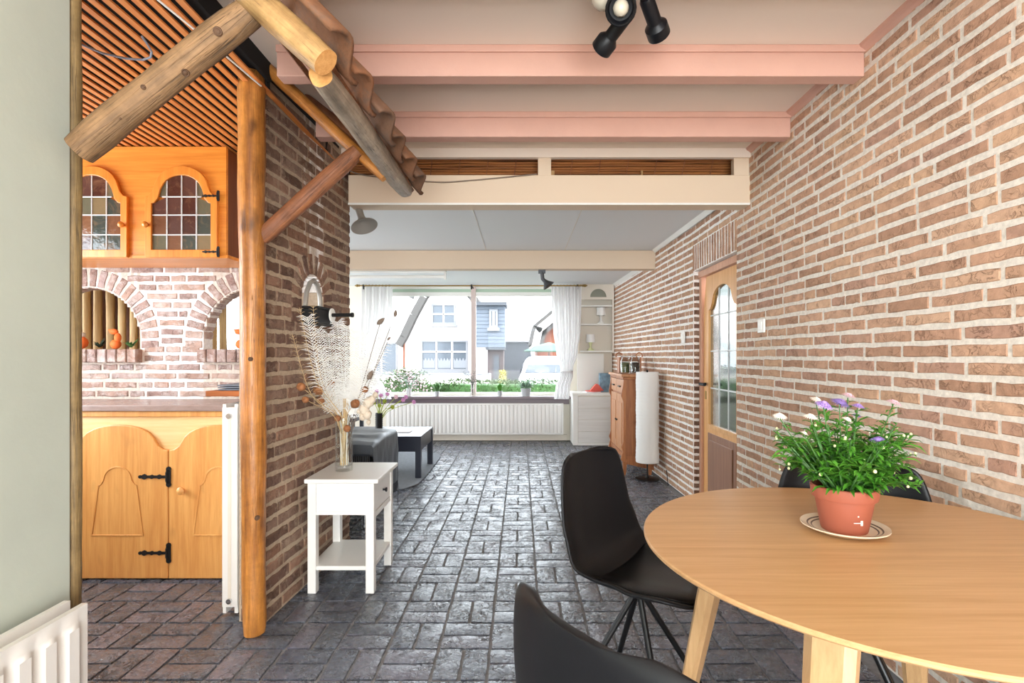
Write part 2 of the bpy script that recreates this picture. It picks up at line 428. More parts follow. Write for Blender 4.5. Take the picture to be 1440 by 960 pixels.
    def build(self, name, mat, parent=None, smooth=None, bev=0.0, solid=0.0, subd=0, kind=None, label=None):
        me = bpy.data.meshes.new(name); me.from_pydata(self.v, [], self.f)
        me.materials.append(MATS[mat])
        if smooth:
            me.polygons.foreach_set('use_smooth', [True] * len(me.polygons))
            me.set_sharp_from_angle(angle=math.radians(smooth))
        me.update()
        o = bpy.data.objects.new(name, me); COL.objects.link(o)
        if parent is not None: o.parent = parent
        if solid:
            s = o.modifiers.new('thickness', 'SOLIDIFY'); s.thickness = solid; s.offset = 0
        if bev:
            s = o.modifiers.new('bevel', 'BEVEL'); s.width = bev; s.segments = 2; s.limit_method = 'ANGLE'; s.angle_limit = 0.6
        if subd:
            s = o.modifiers.new('smooth', 'SUBSURF'); s.levels = subd; s.render_levels = subd
        if kind: o['kind'] = kind
        if label: o['label'] = label
        return o
def box(a, b): return MB().box(a, b)
def tag(o, label=None, cat=None, group=None, kind=None):
    if label: o['label'] = label
    if cat: o['category'] = cat
    if group: o['group'] = group
    if kind: o['kind'] = kind
    return o
def thing(name, label, cat, loc=(0, 0, 0), rz=0.0, group=None):
    o = bpy.data.objects.new(name, None); COL.objects.link(o)
    o.location = loc; o.rotation_euler = (0, 0, rz)
    return tag(o, label, cat, group)
def struct(o, label, cat='structure'): return tag(o, label, cat, kind='structure')
def copy_tree(o, parent=None, **kw):
    c = o.copy(); COL.objects.link(c); c.parent = parent
    for ch in list(o.children): copy_tree(ch, c)
    return c
def place_between(o, p0, p1):
    p0, p1 = Vector(p0), Vector(p1)
    o.location = p0; o.rotation_mode = 'QUATERNION'; o.rotation_quaternion = (p1 - p0).to_track_quat('Z', 'Y')
    return o
def log(name, p0, p1, r0, r1, mat, parent, seed=0, n=22, label=None, end=True, wob=0.08):
    """round timber modelled along its own axis, a little crooked and knotty"""
    L = (Vector(p1) - Vector(p0)).length; m = max(6, int(L / 0.06)); vs = []; mb = MB()
    for i in range(m + 1):
        t = i / m; r = r0 + (r1 - r0) * t
        cx = noise.noise(Vector((seed * 3.1, t * 1.6 * L, 0.3))) * 0.16 * r
        cy = noise.noise(Vector((seed * 3.1 + 9, t * 1.6 * L, 0.7))) * 0.16 * r
        for k in range(n):
            a = 2 * PI * k / n
            w = 1 + wob * noise.noise(Vector((math.cos(a) * 1.2 + seed, math.sin(a) * 1.2, t * L * 5))) + 0.05 * noise.noise(Vector((math.cos(a) * 3 + seed, math.sin(a) * 3, t * L * 14)))
            e = 0.9 if i in (0, m) else 1.0
            mb.v.append((cx + math.cos(a) * r * w * e, cy + math.sin(a) * r * w * e, t * L))
    for i in range(m):
        for k in range(n):
            mb.f.append((i*n + k, i*n + (k+1) % n, (i+1)*n + (k+1) % n, (i+1)*n + k))
    mb.f.append(tuple(range(n - 1, -1, -1))); mb.f.append(tuple(m*n + k for k in range(n)))
    o = mb.build(name, mat, parent, smooth=50, label=label)
    if end:
        o.data.materials.append(MATS['log_end'])
        o.data.polygons[-1].material_index = 1; o.data.polygons[-2].material_index = 1
    return place_between(o, p0, p1)

# ------------------------------------------------------------------ bricks
def brick_variant(L, H, D, rnd, seg=4, j=0.004, proud=0.0):
    """brick lying along x, centred, front at -y; ragged edges"""
    x = [-L/2 + L*i/seg for i in range(seg + 1)]
    bot = [(xi, -H/2 + rnd.uniform(0, j)) for xi in x]; top = [(xi, H/2 - rnd.uniform(0, j)) for xi in reversed(x)]
    per = bot + top; n = len(per); mb = MB(); ins = min(0.0045, H * 0.12)
    def inset(p, d): return (p[0] - math.copysign(d, p[0]) if abs(abs(p[0]) - L/2) < 1e-6 else p[0], p[1] - math.copysign(d, p[1]))
    A = [inset(p, ins) for p in per]
    vs = [(p[0], -rnd.uniform(0.0, 0.002), p[1]) for p in A] + [(p[0], 0.004, p[1]) for p in per] + [(p[0], D, p[1]) for p in per]
    fs = [(i, i + 1, n - 2 - i, n - 1 - i) for i in range(seg)]
    for r in (0, 1):
        for i in range(n):
            jn = (i + 1) % n
            fs.append((r*n + i, (r+1)*n + i, (r+1)*n + jn, r*n + jn))
    mb.add(vs, fs); return mb
def make_variants(L, H, D, count, mat, seed, **kw):
    rnd = random.Random(seed); out = []
    for i in range(count):
        mb = brick_variant(L, H, D, rnd, **kw)
        me = bpy.data.meshes.new('brick'); me.from_pydata(mb.v, [], mb.f); me.materials.append(MATS[mat]); me.update()
        out.append((me, mb))
    return out
def in_view(p):
    if p[1] < 0.3: return False
    x = VX + F * p[0] / p[1]; y = VY - F * (p[2] - CH) / p[1]
    return -40 < x < 1480 and -40 < y < 1000
def lay(pieces, parent, name, mat, limit=300):
    """pieces: list of (variant mesh, variant MB, matrix, size); the largest in view become objects, the rest one mesh"""
    def score(p):
        c = p[2].translation
        d2 = (c - Vector((0, 0, CH))).length_squared
        return (1 if in_view(c) else 0, p[3] / d2)
    pieces = sorted(pieces, key=score, reverse=True)
    for me, mb, mat4, s in pieces[:limit]:
        o = bpy.data.objects.new(name, me); COL.objects.link(o); o.parent = parent; o.matrix_local = mat4
    rest = MB()
    for me, mb, mat4, s in pieces[limit:]:
        rest.add([mat4 @ Vector(v) for v in mb.v], mb.f)
    if rest.v: rest.build(name + '_bond', mat, parent, kind='stuff')
def course_bricks(u0, u1, L, joint, rnd, start=None, half=0.22):
    """cut one course between u0 and u1 into stretchers and a few headers"""
    out = []; u = u0; first = True
    while u < u1 - 0.02:
        l = L if rnd.random() > half else L * 0.48
        if first and start is not None: l = L * start
        first = False
        e = min(u + l, u1)
        if u1 - e < 0.035: e = u1
        if e - u > 0.018: out.append((u, e - joint if e < u1 - 1e-6 else e))
        u = e
    return out
def wall_pieces(o, theta, spans, ch, L, joint, variants, vl, rnd, v0=0.0, half=0.22):
    """o: point of u=0,v=0; spans(v_mid) -> list of (u0,u1) to fill; returns pieces"""
    R = Matrix.Rotation(theta, 4, 'Z'); out = []; k = 0; v = v0
    while True:
        sp = spans(k, v + ch / 2)
        if sp is None: break
        for (a, b) in sp:
            for (s, e) in course_bricks(a, b, L, joint, rnd, rnd.uniform(0.25, 1.0), half):
                me, mb = rnd.choice(variants); w = e - s
                M = Matrix.Translation(Vector(o) + R.to_3x3() @ Vector(((s + e) / 2, rnd.uniform(-0.0012, 0.0012), v + ch / 2))) @ R @ Matrix.Diagonal((w / vl, 1, 1, 1))
                out.append((me, mb, M, w * ch))
        k += 1; v += ch
    return out
# ================================================================== THE SETTING
XR = 1.41                      # face of the right-hand brick wall
Y_DOOR0, Y_DOOR1 = 3.45, 4.31  # door opening in it
Y_WIN = 7.5                    # face of the window wall
Z_NEAR, Z_MID, Z_FAR = 2.47, 2.275, 2.19
KY = 3.25                      # face of the kitchen's arched wall

# ---- floor of basket-weave pavers
floor = struct(box((-4.7, -2.6, -0.06), (1.9, 7.7, -0.013)).build('floor', 'mortar_floor'), 'dark slate brick pavers laid in a basket weave with grey joints', 'floor')
rnd = random.Random(3)
MOD = 0.2108
def paver_variant(L, W, rnd):
    mb = MB(); nx, ny = 5, 3; j = 0.005
    xs = [-L/2 + L*i/nx for i in range(nx + 1)]; ys = [-W/2 + W*i/ny for i in range(ny + 1)]
    top = {}
    for i in range(nx + 1):
        for k in range(ny + 1):
            e = i in (0, nx) or k in (0, ny)
            x = xs[i] + (rnd.uniform(0, j) if i == 0 else -rnd.uniform(0, j) if i == nx else rnd.uniform(-.008, .008))
            y = ys[k] + (rnd.uniform(0, j) if k == 0 else -rnd.uniform(0, j) if k == ny else rnd.uniform(-.006, .006))
            z = (-0.0045 - rnd.uniform(0, 0.002)) if e else rnd.uniform(-0.003, 0.0)
            top[(i, k)] = len(mb.v); mb.v.append((x, y, z))
    for i in range(nx):
        for k in range(ny):
            mb.f.append((top[i, k], top[i+1, k], top[i+1, k+1], top[i, k+1]))
    ring = [(i, 0) for i in range(nx)] + [(nx, k) for k in range(ny)] + [(i, ny) for i in range(nx, 0, -1)] + [(0, k) for k in range(ny, 0, -1)]
    base = len(mb.v)
    for r in ring:
        x, y, z = mb.v[top[r]]; mb.v.append((x * 1.01, y * 1.02, -0.02))
    n = len(ring)
    for i in range(n):
        mb.f.append((top[ring[i]], base + i, base + (i + 1) % n, top[ring[(i + 1) % n]]))
    return mb
pv = []
for i in range(10):
    mb = paver_variant(0.2025, 0.0972, rnd)
    me = bpy.data.meshes.new('paver'); me.from_pydata(mb.v, [], mb.f); me.materials.append(MATS['slate'])
    me.polygons.foreach_set('use_smooth', [True] * len(me.polygons)); me.set_sharp_from_angle(angle=0.7); me.update()
    pv.append((me, mb))
pieces = []
for ci in range(-21, 8):
    for ri in range(-5, 28):
        cx = 0.0845 + (ci + 0.5) * MOD; cy = 1.964 + (ri + 0.5) * MOD
        if cy < 0.9 or cy > Y_WIN - 0.02: continue
        if cx > XR + 0.02 or cx < (-3.2 if cy < KY else -4.6): continue
        if cy < 1.4 and cx < -1.3: continue
        horiz = (ci + ri) % 2 == 1
        for s in (-1, 1):
            off = s * MOD / 4
            x, y, a = (cx, cy + off, 0.0) if horiz else (cx + off, cy, PI / 2)
            if rnd.random() < 0.5: a += PI
            me, mb = rnd.choice(pv)
            M = Matrix.Translation((x, y, rnd.uniform(-0.0012, 0.0012))) @ Matrix.Rotation(a + rnd.uniform(-.012, .012), 4, 'Z')
            pieces.append((me, mb, M, 0.02))
lay(pieces, floor, 'paver', 'slate', 300)

# ---- right wall, dining part
CHR, JR = 0.0565, 0.0110
VR = make_variants(0.2, CHR - JR, 0.03, 16, 'brick_tan', 11, j=0.005)
mb = MB().box((XR + 0.002, -2.6, 0), (1.62, Y_DOOR0, 2.52))
wall_right = struct(mb.build('wall_right', 'mortar_light'), 'tan brick wall with pale mortar behind the round table', 'wall')
mb = MB().box((XR + 0.002, Y_DOOR0, 1.885), (1.62, Y_DOOR1, 2.52))
lintel = mb.build('lintel', 'mortar_light', wall_right)
HEAD, SOLD = 1.885, 0.215
rnd = random.Random(21)
# u runs towards the camera (-Y) from y = 4.31
def spans_r(k, v):
    if v > 2.5: return None
    if v < HEAD + SOLD: return [(Y_DOOR1 - Y_DOOR0 + 0.0, Y_DOOR1 + 1.2)]
    return [(0.0, Y_DOOR1 + 1.2)]
pieces = wall_pieces((XR, Y_DOOR1, 0), -PI / 2, spans_r, CHR, 0.215, JR, VR, 0.2, rnd)
VS = make_variants(0.2, 0.044, 0.03, 6, 'brick_tan', 12, j=0.006)
for i in range(17):           # soldier course over the door
    me, mbv = rnd.choice(VS); y = Y_DOOR1 + 0.02 - 0.026 - i * 0.0525
    if y < Y_DOOR0 - 0.03: break
    M = Matrix.Translation((XR + rnd.uniform(-.002, .002), y, HEAD + SOLD / 2)) @ Matrix.Rotation(-PI / 2, 4, 'Z') @ Matrix.Rotation(PI / 2, 4, 'Y') @ Matrix.Diagonal((1.02, 1, 1, 1))
    pieces.append((me, mbv, M, 0.02))
lay(pieces, wall_right, 'brick', 'brick_tan', 300)

# ---- right wall, living-room part (not quite parallel)
P0, P1 = Vector((XR, Y_DOOR1, 0)), Vector((1.30, Y_WIN, 0))
d = (P0 - P1).normalized(); thf = math.atan2(d.y, d.x); nin = Vector((math.sin(thf), -math.cos(thf), 0))
a, b_ = P0 - nin * 0.002, P1 - nin * 0.002
mb = MB().prism([(a.x, a.y), (1.62, Y_DOOR1), (1.62, 7.7), (1.29, 7.7), (b_.x, b_.y)], (0, 0, 0), (1, 0, 0), (0, 1, 0), (0, 0, 2.5))
wall_right_far = struct(mb.build('wall_right_far', 'mortar_light'), 'tan brick wall with pale mortar behind the pine cabinet and paper lamp', 'wall')
LF = (P0 - P1).length
pieces = wall_pieces(P1, thf, lambda k, v: None if v > 2.42 else [(0, LF)], CHR, 0.215, JR, VR, 0.2, rnd)
VJ = make_variants(0.085, CHR - JR, 0.03, 5, 'brick_brown', 13, j=0.005)
for k in range(33):           # door reveal facing the room's end
    me, mbv = rnd.choice(VJ)
    pieces.append((me, mbv, Matrix.Translation((XR + 0.045, Y_DOOR1 - 0.004, CHR * (k + 0.5))), 0.02))
lay(pieces, wall_right_far, 'brick', 'brick_tan', 300)
box((XR + 0.0, Y_DOOR1 - 0.002, 0), (XR + 0.1, Y_DOOR1 + 0.02, HEAD)).build('reveal', 'mortar_tan', wall_right_far)

# ---- door in the right wall
def ogee_k(s, flat=0.75):
    if s < 0.06: return 0.0
    s = (s - 0.06) / 0.94
    if s < 0.22: return 0.30 * (s / 0.22) ** 1.6
    q = (s - 0.22) / 0.78
    return 0.30 + 0.70 * math.sqrt(max(0, 1 - (1 - q) ** 2))
DX = 1.475
door = struct(MB().build('door_1', 'door_pine'), 'pine door with leaded glass panes above a brown wood panel', 'door')
fr = MB()
fr.box((DX - 0.02, Y_DOOR1 - 0.055, 0), (DX + 0.07, Y_DOOR1 - 0.004, HEAD - 0.005))
fr.box((DX - 0.02, Y_DOOR0 + 0.004, 0), (DX + 0.07, Y_DOOR0 + 0.055, HEAD - 0.005))
fr.build('frame', 'door_frame_wood', door, bev=0.004)
box((DX - 0.028, Y_DOOR0 + 0.004, HEAD - 0.055), (DX + 0.07, Y_DOOR1 - 0.004, HEAD - 0.004)).build('head_frame', 'door_frame_wood', door, bev=0.004)
y0, y1 = Y_DOOR0 + 0.058, Y_DOOR1 - 0.058
zt = HEAD - 0.06; wy = y1 - y0
# leaf outline and the arched light cut from it (u = along y, v = z)
ob = [(0.0, 0.0), (wy, 0.0), (wy, zt), (0.0, zt)]
def arch_light(lo, hi, sh, n=16):
    """left, right, sill, shoulder, crown: ogee-headed opening, counter-clockwise"""
    (x0, z0), (x1, z1) = lo, hi; c = (x0 + x1) / 2; hw = (x1 - x0) / 2
    pts = [(x0, z0), (x1, z0), (x1, sh)]
    for i in range(1, n):
        t = i / n; x = x1 - 2 * hw * t; q = abs(x - c) / hw
        s = 1 - q
        k = ogee_k(s)
        pts.append((x, sh + (z1 - sh) * k))
    pts.append((x0, sh)); return pts
inner = arch_light((0.105, 0.66), (wy - 0.105, zt - 0.10), zt - 0.27)
n = len(inner); outer = []
c = (wy / 2, 1.2)
for (x, z) in inner:        # project the opening's outline to the leaf edge
    if z <= 0.661: outer.append((0.0 if x < c[0] else wy, 0.0)); continue
    if abs(x - 0.105) < 1e-6: outer.append((0.0, z)); continue
    if abs(x - (wy - 0.105)) < 1e-6: outer.append((wy, z)); continue
    outer.append((x / wy * 1.0 * wy + (x - c[0]) * 0.35, zt))
outer = [(min(wy, max(0, x)), z) for x, z in outer]
lf = MB().frame(outer, inner, (DX, y0, 0), (0, 1, 0), (0, 0, 1), (0.04, 0, 0))
lf.build('leaf', 'door_pine', door)
box((DX - 0.004, y0 + 0.1, 0.12), (DX + 0.002, y1 - 0.1, 0.60)).build('lower_panel', 'door_panel_wood', door, bev=0.003)
box((DX - 0.012, y0 + 0.15, 0.17), (DX - 0.003, y1 - 0.15, 0.55)).build('raised_field', 'door_panel_wood', door, bev=0.006)
box((DX - 0.006, y0 + 0.09, 0.635), (DX + 0.03, y1 - 0.09, 0.665)).build('glazing_bead', 'door_pine', door, bev=0.003)
cols = 3; rows = 4; lw = wy - 0.21; zh = zt - 0.10 - 0.66
def arch_h(x):                # height of the light's head at x (leaf coordinates)
    q = abs(x - wy / 2) / (lw / 2); s = max(0, 1 - q); k = ogee_k(s)
    return (zt - 0.27) + 0.17 * k
zr = [0.66, 0.66 + zh * 0.27, 0.66 + zh * 0.54, 0.66 + zh * 0.80, 9]
came = MB()
for i in range(cols):
    xa, xb = 0.105 + lw * i / cols, 0.105 + lw * (i + 1) / cols
    for k in range(rows):
        pts = [(xa, zr[k]), (xb, zr[k])]
        if k < rows - 1: pts += [(xb, zr[k+1]), (xa, zr[k+1])]
        else: pts += [(xb + (xa - xb) * t / 6, max(zr[k] + 0.004, arch_h(xb + (xa - xb) * t / 6))) for t in range(7)]
        MB().prism(pts, (DX + 0.018, y0, 0), (0, 1, 0), (0, 0, 1), (0.004, 0, 0)).build('pane', 'glass_door', door)
    if i: came.box((DX + 0.014, y0 + xa - 0.005, 0.66), (DX + 0.026, y0 + xa + 0.005, arch_h(xa)))
for k in (1, 2, 3): came.box((DX + 0.014, y0 + 0.105, zr[k] - 0.005), (DX + 0.026, y1 - 0.105, zr[k] + 0.005))
came.build('lead_came', 'lead', door)
h = MB(); hy = y1 - 0.05
h.cyl((DX, hy, 0.975), (DX - 0.045, hy, 0.975), 0.011, n=10); h.cyl((DX - 0.045, hy + 0.01, 0.975), (DX - 0.045, hy - 0.10, 0.975), 0.012, n=10)
h.build('handle', 'iron', door, smooth=40, label='black door handle')
box((DX - 0.004, hy - 0.015, 0.855), (DX, hy + 0.015, 0.92)).build('keyhole_plate', 'brass', door, bev=0.003, label='brass keyhole plate')

# ---- ceilings and beams
ceiling = struct(box((-1.28, -2.6, Z_NEAR), (1.62, 3.27, Z_NEAR + 0.06)).build('ceiling', 'ceiling_cream'), 'cream panelled ceiling between the pink beams', 'ceiling')
box((-1.12, 3.235, 2.415), (1.41, 3.27, Z_NEAR)).build('edge_board', 'ceiling_cream', ceiling)
for ya, yb in ((-0.5, 1.57), (1.64, 2.165), (2.235, 2.757), (2.83, 3.235)):
    mb = MB().prism([(XR, Z_NEAR), (XR - 0.03, Z_NEAR), (XR - 0.026, Z_NEAR - 0.012), (XR - 0.012, Z_NEAR - 0.02), (XR, Z_NEAR - 0.03)][::-1], (0, ya, 0), (1, 0, 0), (0, 0, 1), (0, yb - ya, 0))
    mb.build('cornice', 'paint_pink', ceiling)
for i, (yb, sl) in enumerate(((1.57, 0.0), (2.165, 0.012), (2.757, 0.006))):
    zb = 2.35 - 0.004 * i
    xb0 = (-1.1, -1.0, -1.07)[i]
    tr = MB().box((xb0, yb, zb), (XR, yb + 0.07, Z_NEAR))
    o = tr.build('ceiling_beam', 'paint_pink', bev=0.004)
    struct(o, ['pink painted ceiling beam in front of the black spotlight', 'pink painted ceiling beam right behind the black spotlight', 'pink painted ceiling beam nearest the cream crossbeam'][i], 'beam')
    MB().box((xb0, yb - 0.012, Z_NEAR - 0.03), (XR, yb, Z_NEAR)).build('cove_strip', 'paint_pink', o, bev=0.004)
o = struct(box((-1.06, 3.25, 2.127), (XR + 0.01, 3.37, 2.312)).build('crossbeam', 'paint_beam', bev=0.004), 'wide cream crossbeam carrying a thin cable, below the reed strip', 'beam')
for xa, xb in ((0.108, 0.188), (1.315, 1.408)): box((xa, 3.255, 2.312), (xb, 3.30, 2.416)).build('stud', 'paint_beam', o)
for xa in (0.2, 0.755): box((xa - 0.012 if xa < .5 else xa, 3.31, 2.312), (xa + 0.012, 3.33, 2.36)).build('peg', 'log_tan', o)
box((-1.06, 3.245, 2.127), (XR + 0.01, 3.249, 2.139)).build('lower_bead', 'white_matt', o)
rm = MB(); rr = random.Random(4)
for k in range(17):
    z = 2.30 + k * 0.016
    pts = [(-1.1 + i * 0.25, 3.43 + rr.uniform(-.003, .003) - 0.05 * (k / 16.0), z + rr.uniform(-.003, .003)) for i in range(11)]
    rm.tube(pts, 0.0085, 5)
reed = tag(rm.build('reed_mat', 'reed'), 'brown reed matting in the slot above the cream crossbeam', 'reed mat', kind='stuff')
st = MB()
for i in range(14):
    x = -0.95 + i * 0.18; st.tube([(x, 3.418, 2.30), (x + 0.02, 3.39, 2.43), (x + 0.03, 3.362, 2.56)], 0.0025, 4)
st.build('stitching', 'log_brown', reed)
MB().box((-1.12, 3.45, 2.29), (1.41, 3.47, 2.6)).build('backing_board', 'gap_shade', reed)
cm = struct(box((-4.7, 3.36, Z_MID), (1.62, 5.44, Z_MID + 0.02)).build('ceiling_living', 'ceiling_white'), 'white ceiling between the two cream crossbeams', 'ceiling')
MB().box((-4.6, 3.375, Z_MID - 0.006), (1.6, 3.395, Z_MID)).build('cover_strip', 'white_satin', cm)
MB().prism([(0, 0), (0.03, 0), (0.03, -0.03)], (1.372, 3.372, Z_MID), (1, 0, 0), (0, 0, 1), (-0.035, 2.0, 0)).build('cornice', 'white_satin', cm)
for x in (-0.35, 0.45): MB().box((x - 0.002, 3.4, Z_MID - 0.002), (x + 0.002, 5.38, Z_MID + 0.001)).build('panel_joint', 'cream_panel', cm)
o = struct(box((-4.7, 5.38, 2.083), (1.385, 5.50, 2.272)).build('crossbeam', 'paint_beam', bev=0.004), 'cream crossbeam deeper in the living room, behind the white ceiling panel', 'beam')
cf = struct(box((-4.7, 5.44, Z_FAR), (1.62, 7.7, Z_FAR + 0.03)).build('ceiling_window', 'ceiling_white'), 'white ceiling strip beside the big window', 'ceiling')
MB().prism([(0, 0), (0.04, 0), (0.04, -0.035)], (1.32, 5.5, Z_FAR), (1, 0, 0), (0, 0, 1), (-0.055, 2.0, 0)).build('cornice', 'white_satin', cf)
struct(box((-4.8, -2.7, 2.56), (1.8, 7.7, 2.66)).build('sun_block_slab', 'ceiling_cream'), 'unseen roof slab added above the ceilings to block the sun', 'roof')  # out of view, added so the sun does not leak past the ceilings

# ---- window wall of the living room
W0, W1, WB, WT = -2.19, 0.69, 0.63, 2.185
mb = MB()
mb.box((-4.7, Y_WIN, 0), (-4.45, Y_WIN + 0.2, 2.5)); mb.box((-4.45, Y_WIN, 0), (-3.25, Y_WIN + 0.2, 0.7)); mb.box((-4.45, Y_WIN, 2.1), (-3.25, Y_WIN + 0.2, 2.5))
mb.box((-3.25, Y_WIN, 0), (W0, Y_WIN + 0.2, 2.5)); mb.box((W1, Y_WIN, 0), (1.35, Y_WIN + 0.2, 2.5))
mb.box((W0, Y_WIN, 0), (W1, Y_WIN + 0.2, WB)); mb.box((W0, Y_WIN, WT), (W1, Y_WIN + 0.2, 2.5))
struct(mb.build('wall_window', 'plaster_cream'), 'cream plastered wall around the big front window', 'wall')
struct(box((-1.9, Y_WIN - 0.018, 0.0), (0.66, Y_WIN - 0.001, 0.085)).build('baseboard_window', 'cream_panel', bev=0.003), 'cream baseboard below the long radiator', 'baseboard')
win = struct(MB().build('window_1', 'white_matt'), 'wide two-light front window with pale wooden frame', 'window')
fm = MB()
fm.box((W0, Y_WIN + 0.06, WB), (W1, Y_WIN + 0.13, WB + 0.045)); fm.box((W0, Y_WIN + 0.06, WT - 0.13), (W1, Y_WIN + 0.13, WT - 0.075))
fm.box((W0, Y_WIN + 0.06, WB), (W0 + 0.06, Y_WIN + 0.13, WT)); fm.box((W1 - 0.06, Y_WIN + 0.06, WB), (W1, Y_WIN + 0.13, WT)); fm.box((W0, Y_WIN + 0.06, WT - 0.03), (W1, Y_WIN + 0.13, WT))
fm.build('frame', 'white_matt', win, bev=0.004)
XM = -0.675
box((XM - 0.035, Y_WIN + 0.055, WB), (XM + 0.035, Y_WIN + 0.14, WT)).build('mullion', 'mullion_paint', win, bev=0.004)
box((W0 + 0.06, Y_WIN + 0.08, WT - 0.075), (W1 - 0.06, Y_WIN + 0.095, WT - 0.03)).build('top_panel', 'valance_green', win, label='pale green strip above the panes')
box((W0 + 0.06, Y_WIN + 0.1, WB + 0.045), (XM - 0.035, Y_WIN + 0.105, WT - 0.13)).build('pane', 'glass_window', win)
box((XM + 0.035, Y_WIN + 0.1, WB + 0.045), (W1 - 0.06, Y_WIN + 0.105, WT - 0.13)).build('pane', 'glass_window', win)
box((W0 - 0.02, Y_WIN - 0.12, WB - 0.035), (W1 + 0.02, Y_WIN + 0.06, WB - 0.001)).build('window_sill', 'sill_stone', win, bev=0.004)
box((W0, Y_WIN - 0.02, WB - 0.115), (W1, Y_WIN - 0.002, WB - 0.036)).build('apron_board', 'sill_stone', win)
win2 = struct(MB().build('window_2', 'white_matt'), 'small living-room window with curtain seen through the right-hand arch', 'window')
MB().frame([(-4.45, .7), (-3.25, .7), (-3.25, 2.1), (-4.45, 2.1)], [(-4.39, .76), (-3.31, .76), (-3.31, 2.04), (-4.39, 2.04)], (0, Y_WIN + 0.05, 0), (1, 0, 0), (0, 0, 1), (0, 0.06, 0)).build('frame', 'white_matt', win2)
box((-4.39, Y_WIN + 0.07, 0.76), (-3.31, Y_WIN + 0.075, 2.04)).build('pane', 'glass_window', win2)

# ---- other walls
struct(box((-4.75, 3.36, 0), (-4.62, 7.7, 2.56)).build('wall_left_living', 'plaster_cream'), 'cream wall at the far side of the living room', 'wall')
wl = struct(box((-1.36, -2.6, 0), (-1.25, 1.465, 2.56)).build('wall_left', 'plaster_left'), 'pale green-white plaster wall above the panel radiator', 'wall')
struct(box((-3.3, 1.34, 0), (-1.36, 1.44, 2.56)).build('wall_kitchen_near', 'plaster_cream'), 'cream kitchen wall behind the plaster wall end', 'wall')
mb = MB().box((-3.35, 1.44, 0), (-3.25, 3.36, 0.9)).box((-3.35, 1.44, 2.1), (-3.25, 3.36, 2.56)).box((-3.35, 1.44, .9), (-3.25, 1.6, 2.1)).box((-3.35, 2.8, .9), (-3.25, 3.36, 2.1))
struct(mb.build('wall_kitchen_left', 'plaster_cream'), 'cream kitchen wall with an unseen opening added for light', 'wall')  # opening made up to let light into the kitchen
mb = MB().box((-1.36, -2.7, 0), (-1.1, -2.6, 2.56)).box((1.4, -2.7, 0), (1.62, -2.6, 2.56)).box((-1.1, -2.7, 0), (1.4, -2.6, .3)).box((-1.1, -2.7, 2.3), (1.4, -2.6, 2.56))
struct(mb.build('wall_back', 'plaster_cream'), 'unseen wall with an opening added to let daylight in', 'wall')  # opening behind the camera is shaped to let sky light enter

# ---- brick partition between passage and room
PA, PB = Vector((-1.141, 2.38, 0)), Vector((-1.087, 3.365, 0))
d = (PB - PA).normalized(); thp = math.atan2(d.y, d.x); nrm = Vector((math.sin(thp), -math.cos(thp), 0)); LP = (PB - PA).length
CHP, JP = 0.0657, 0.012
NU, NZ0, NSP, NHW = 0.47, 1.36, 1.50, 0.13       # small arched niche: centre, sill, springing, half width
def niche_half(v):
    if v < NZ0: return -1
    if v < NSP: return NHW
    q = (v - NSP) / (NHW * 1.05)
    return NHW * math.sqrt(1 - q * q) if q < 1 else -1
mb = MB()
def pbox(u0, u1, z0, z1, f0=-0.004, th=0.13):
    q = [PA + d * u0 + nrm * f0, PA + d * u1 + nrm * f0, PA + d * u1 - nrm * th, PA + d * u0 - nrm * th]
    mb.add([(p.x, p.y, z0) for p in q] + [(p.x, p.y, z1) for p in q], [(0,3,2,1),(4,5,6,7),(0,1,5,4),(1,2,6,5),(2,3,7,6),(3,0,4,7)])
pbox(0, NU - NHW, 0, 2.47); pbox(NU + NHW, LP - 0.002, 0, 2.47); pbox(NU - NHW, NU + NHW, 0, NZ0)
for i in range(12):
    ua = NU - NHW + 2 * NHW * i / 12; ub = ua + 2 * NHW / 12; um = (ua + ub) / 2
    zt_ = NSP + 1.05 * NHW * math.sqrt(max(0, 1 - ((um - NU) / NHW) ** 2)); pbox(ua, ub, zt_, 2.47)
partition = struct(mb.build('wall_partition', 'mortar_tan'), 'rough brown brick partition with a small arched niche beside the golden post', 'wall')
VP = make_variants(0.2, CHP - JP, 0.03, 14, 'brick_brown', 31, j=0.007)
rnd = random.Random(33)
RO = 0.115
def spans_p(k, v):
    if v > 2.46: return None
    if v < NZ0 or v > NSP + NHW * 1.05 + RO: return [(0, LP)]
    hw = NHW + RO if v < NSP else (NHW + RO) * math.sqrt(max(0, 1 - ((v - NSP) / (NHW * 1.05 + RO)) ** 2))
    return [(0, NU - hw), (NU + hw, LP)] if hw > 0.05 else [(0, LP)]
pieces = wall_pieces(PA, thp, spans_p, CHP, 0.213, JP, VP, 0.2, rnd, half=0.3)
VV = make_variants(0.108, 0.05, 0.03, 6, 'brick_brown', 34, j=0.006)
R3 = Matrix.Rotation(thp, 4, 'Z')
for i in range(10):            # brick ring of the niche
    a = PI * (i + 0.5) / 10
    me, mbv = rnd.choice(VV); r = NHW + RO / 2
    c = PA + d * (NU + r * math.cos(a)) + Vector((0, 0, NSP + r * 1.02 * math.sin(a)))
    pieces.append((me, mbv, Matrix.Translation(c) @ R3 @ Matrix.Rotation(-a, 4, 'Y'), 0.02))
for s in (-1, 1):
    for k in range(2):
        me, mbv = rnd.choice(VV)
        c = PA + d * (NU + s * (NHW + RO / 2)) + Vector((0, 0, NZ0 + 0.035 + k * 0.07)); pieces.append((me, mbv, Matrix.Translation(c) @ R3 @ Matrix.Diagonal((1, 1, 1.2, 1)), 0.02))
VE = make_variants(0.115, CHP - JP, 0.03, 5, 'brick_brown', 35, j=0.006)
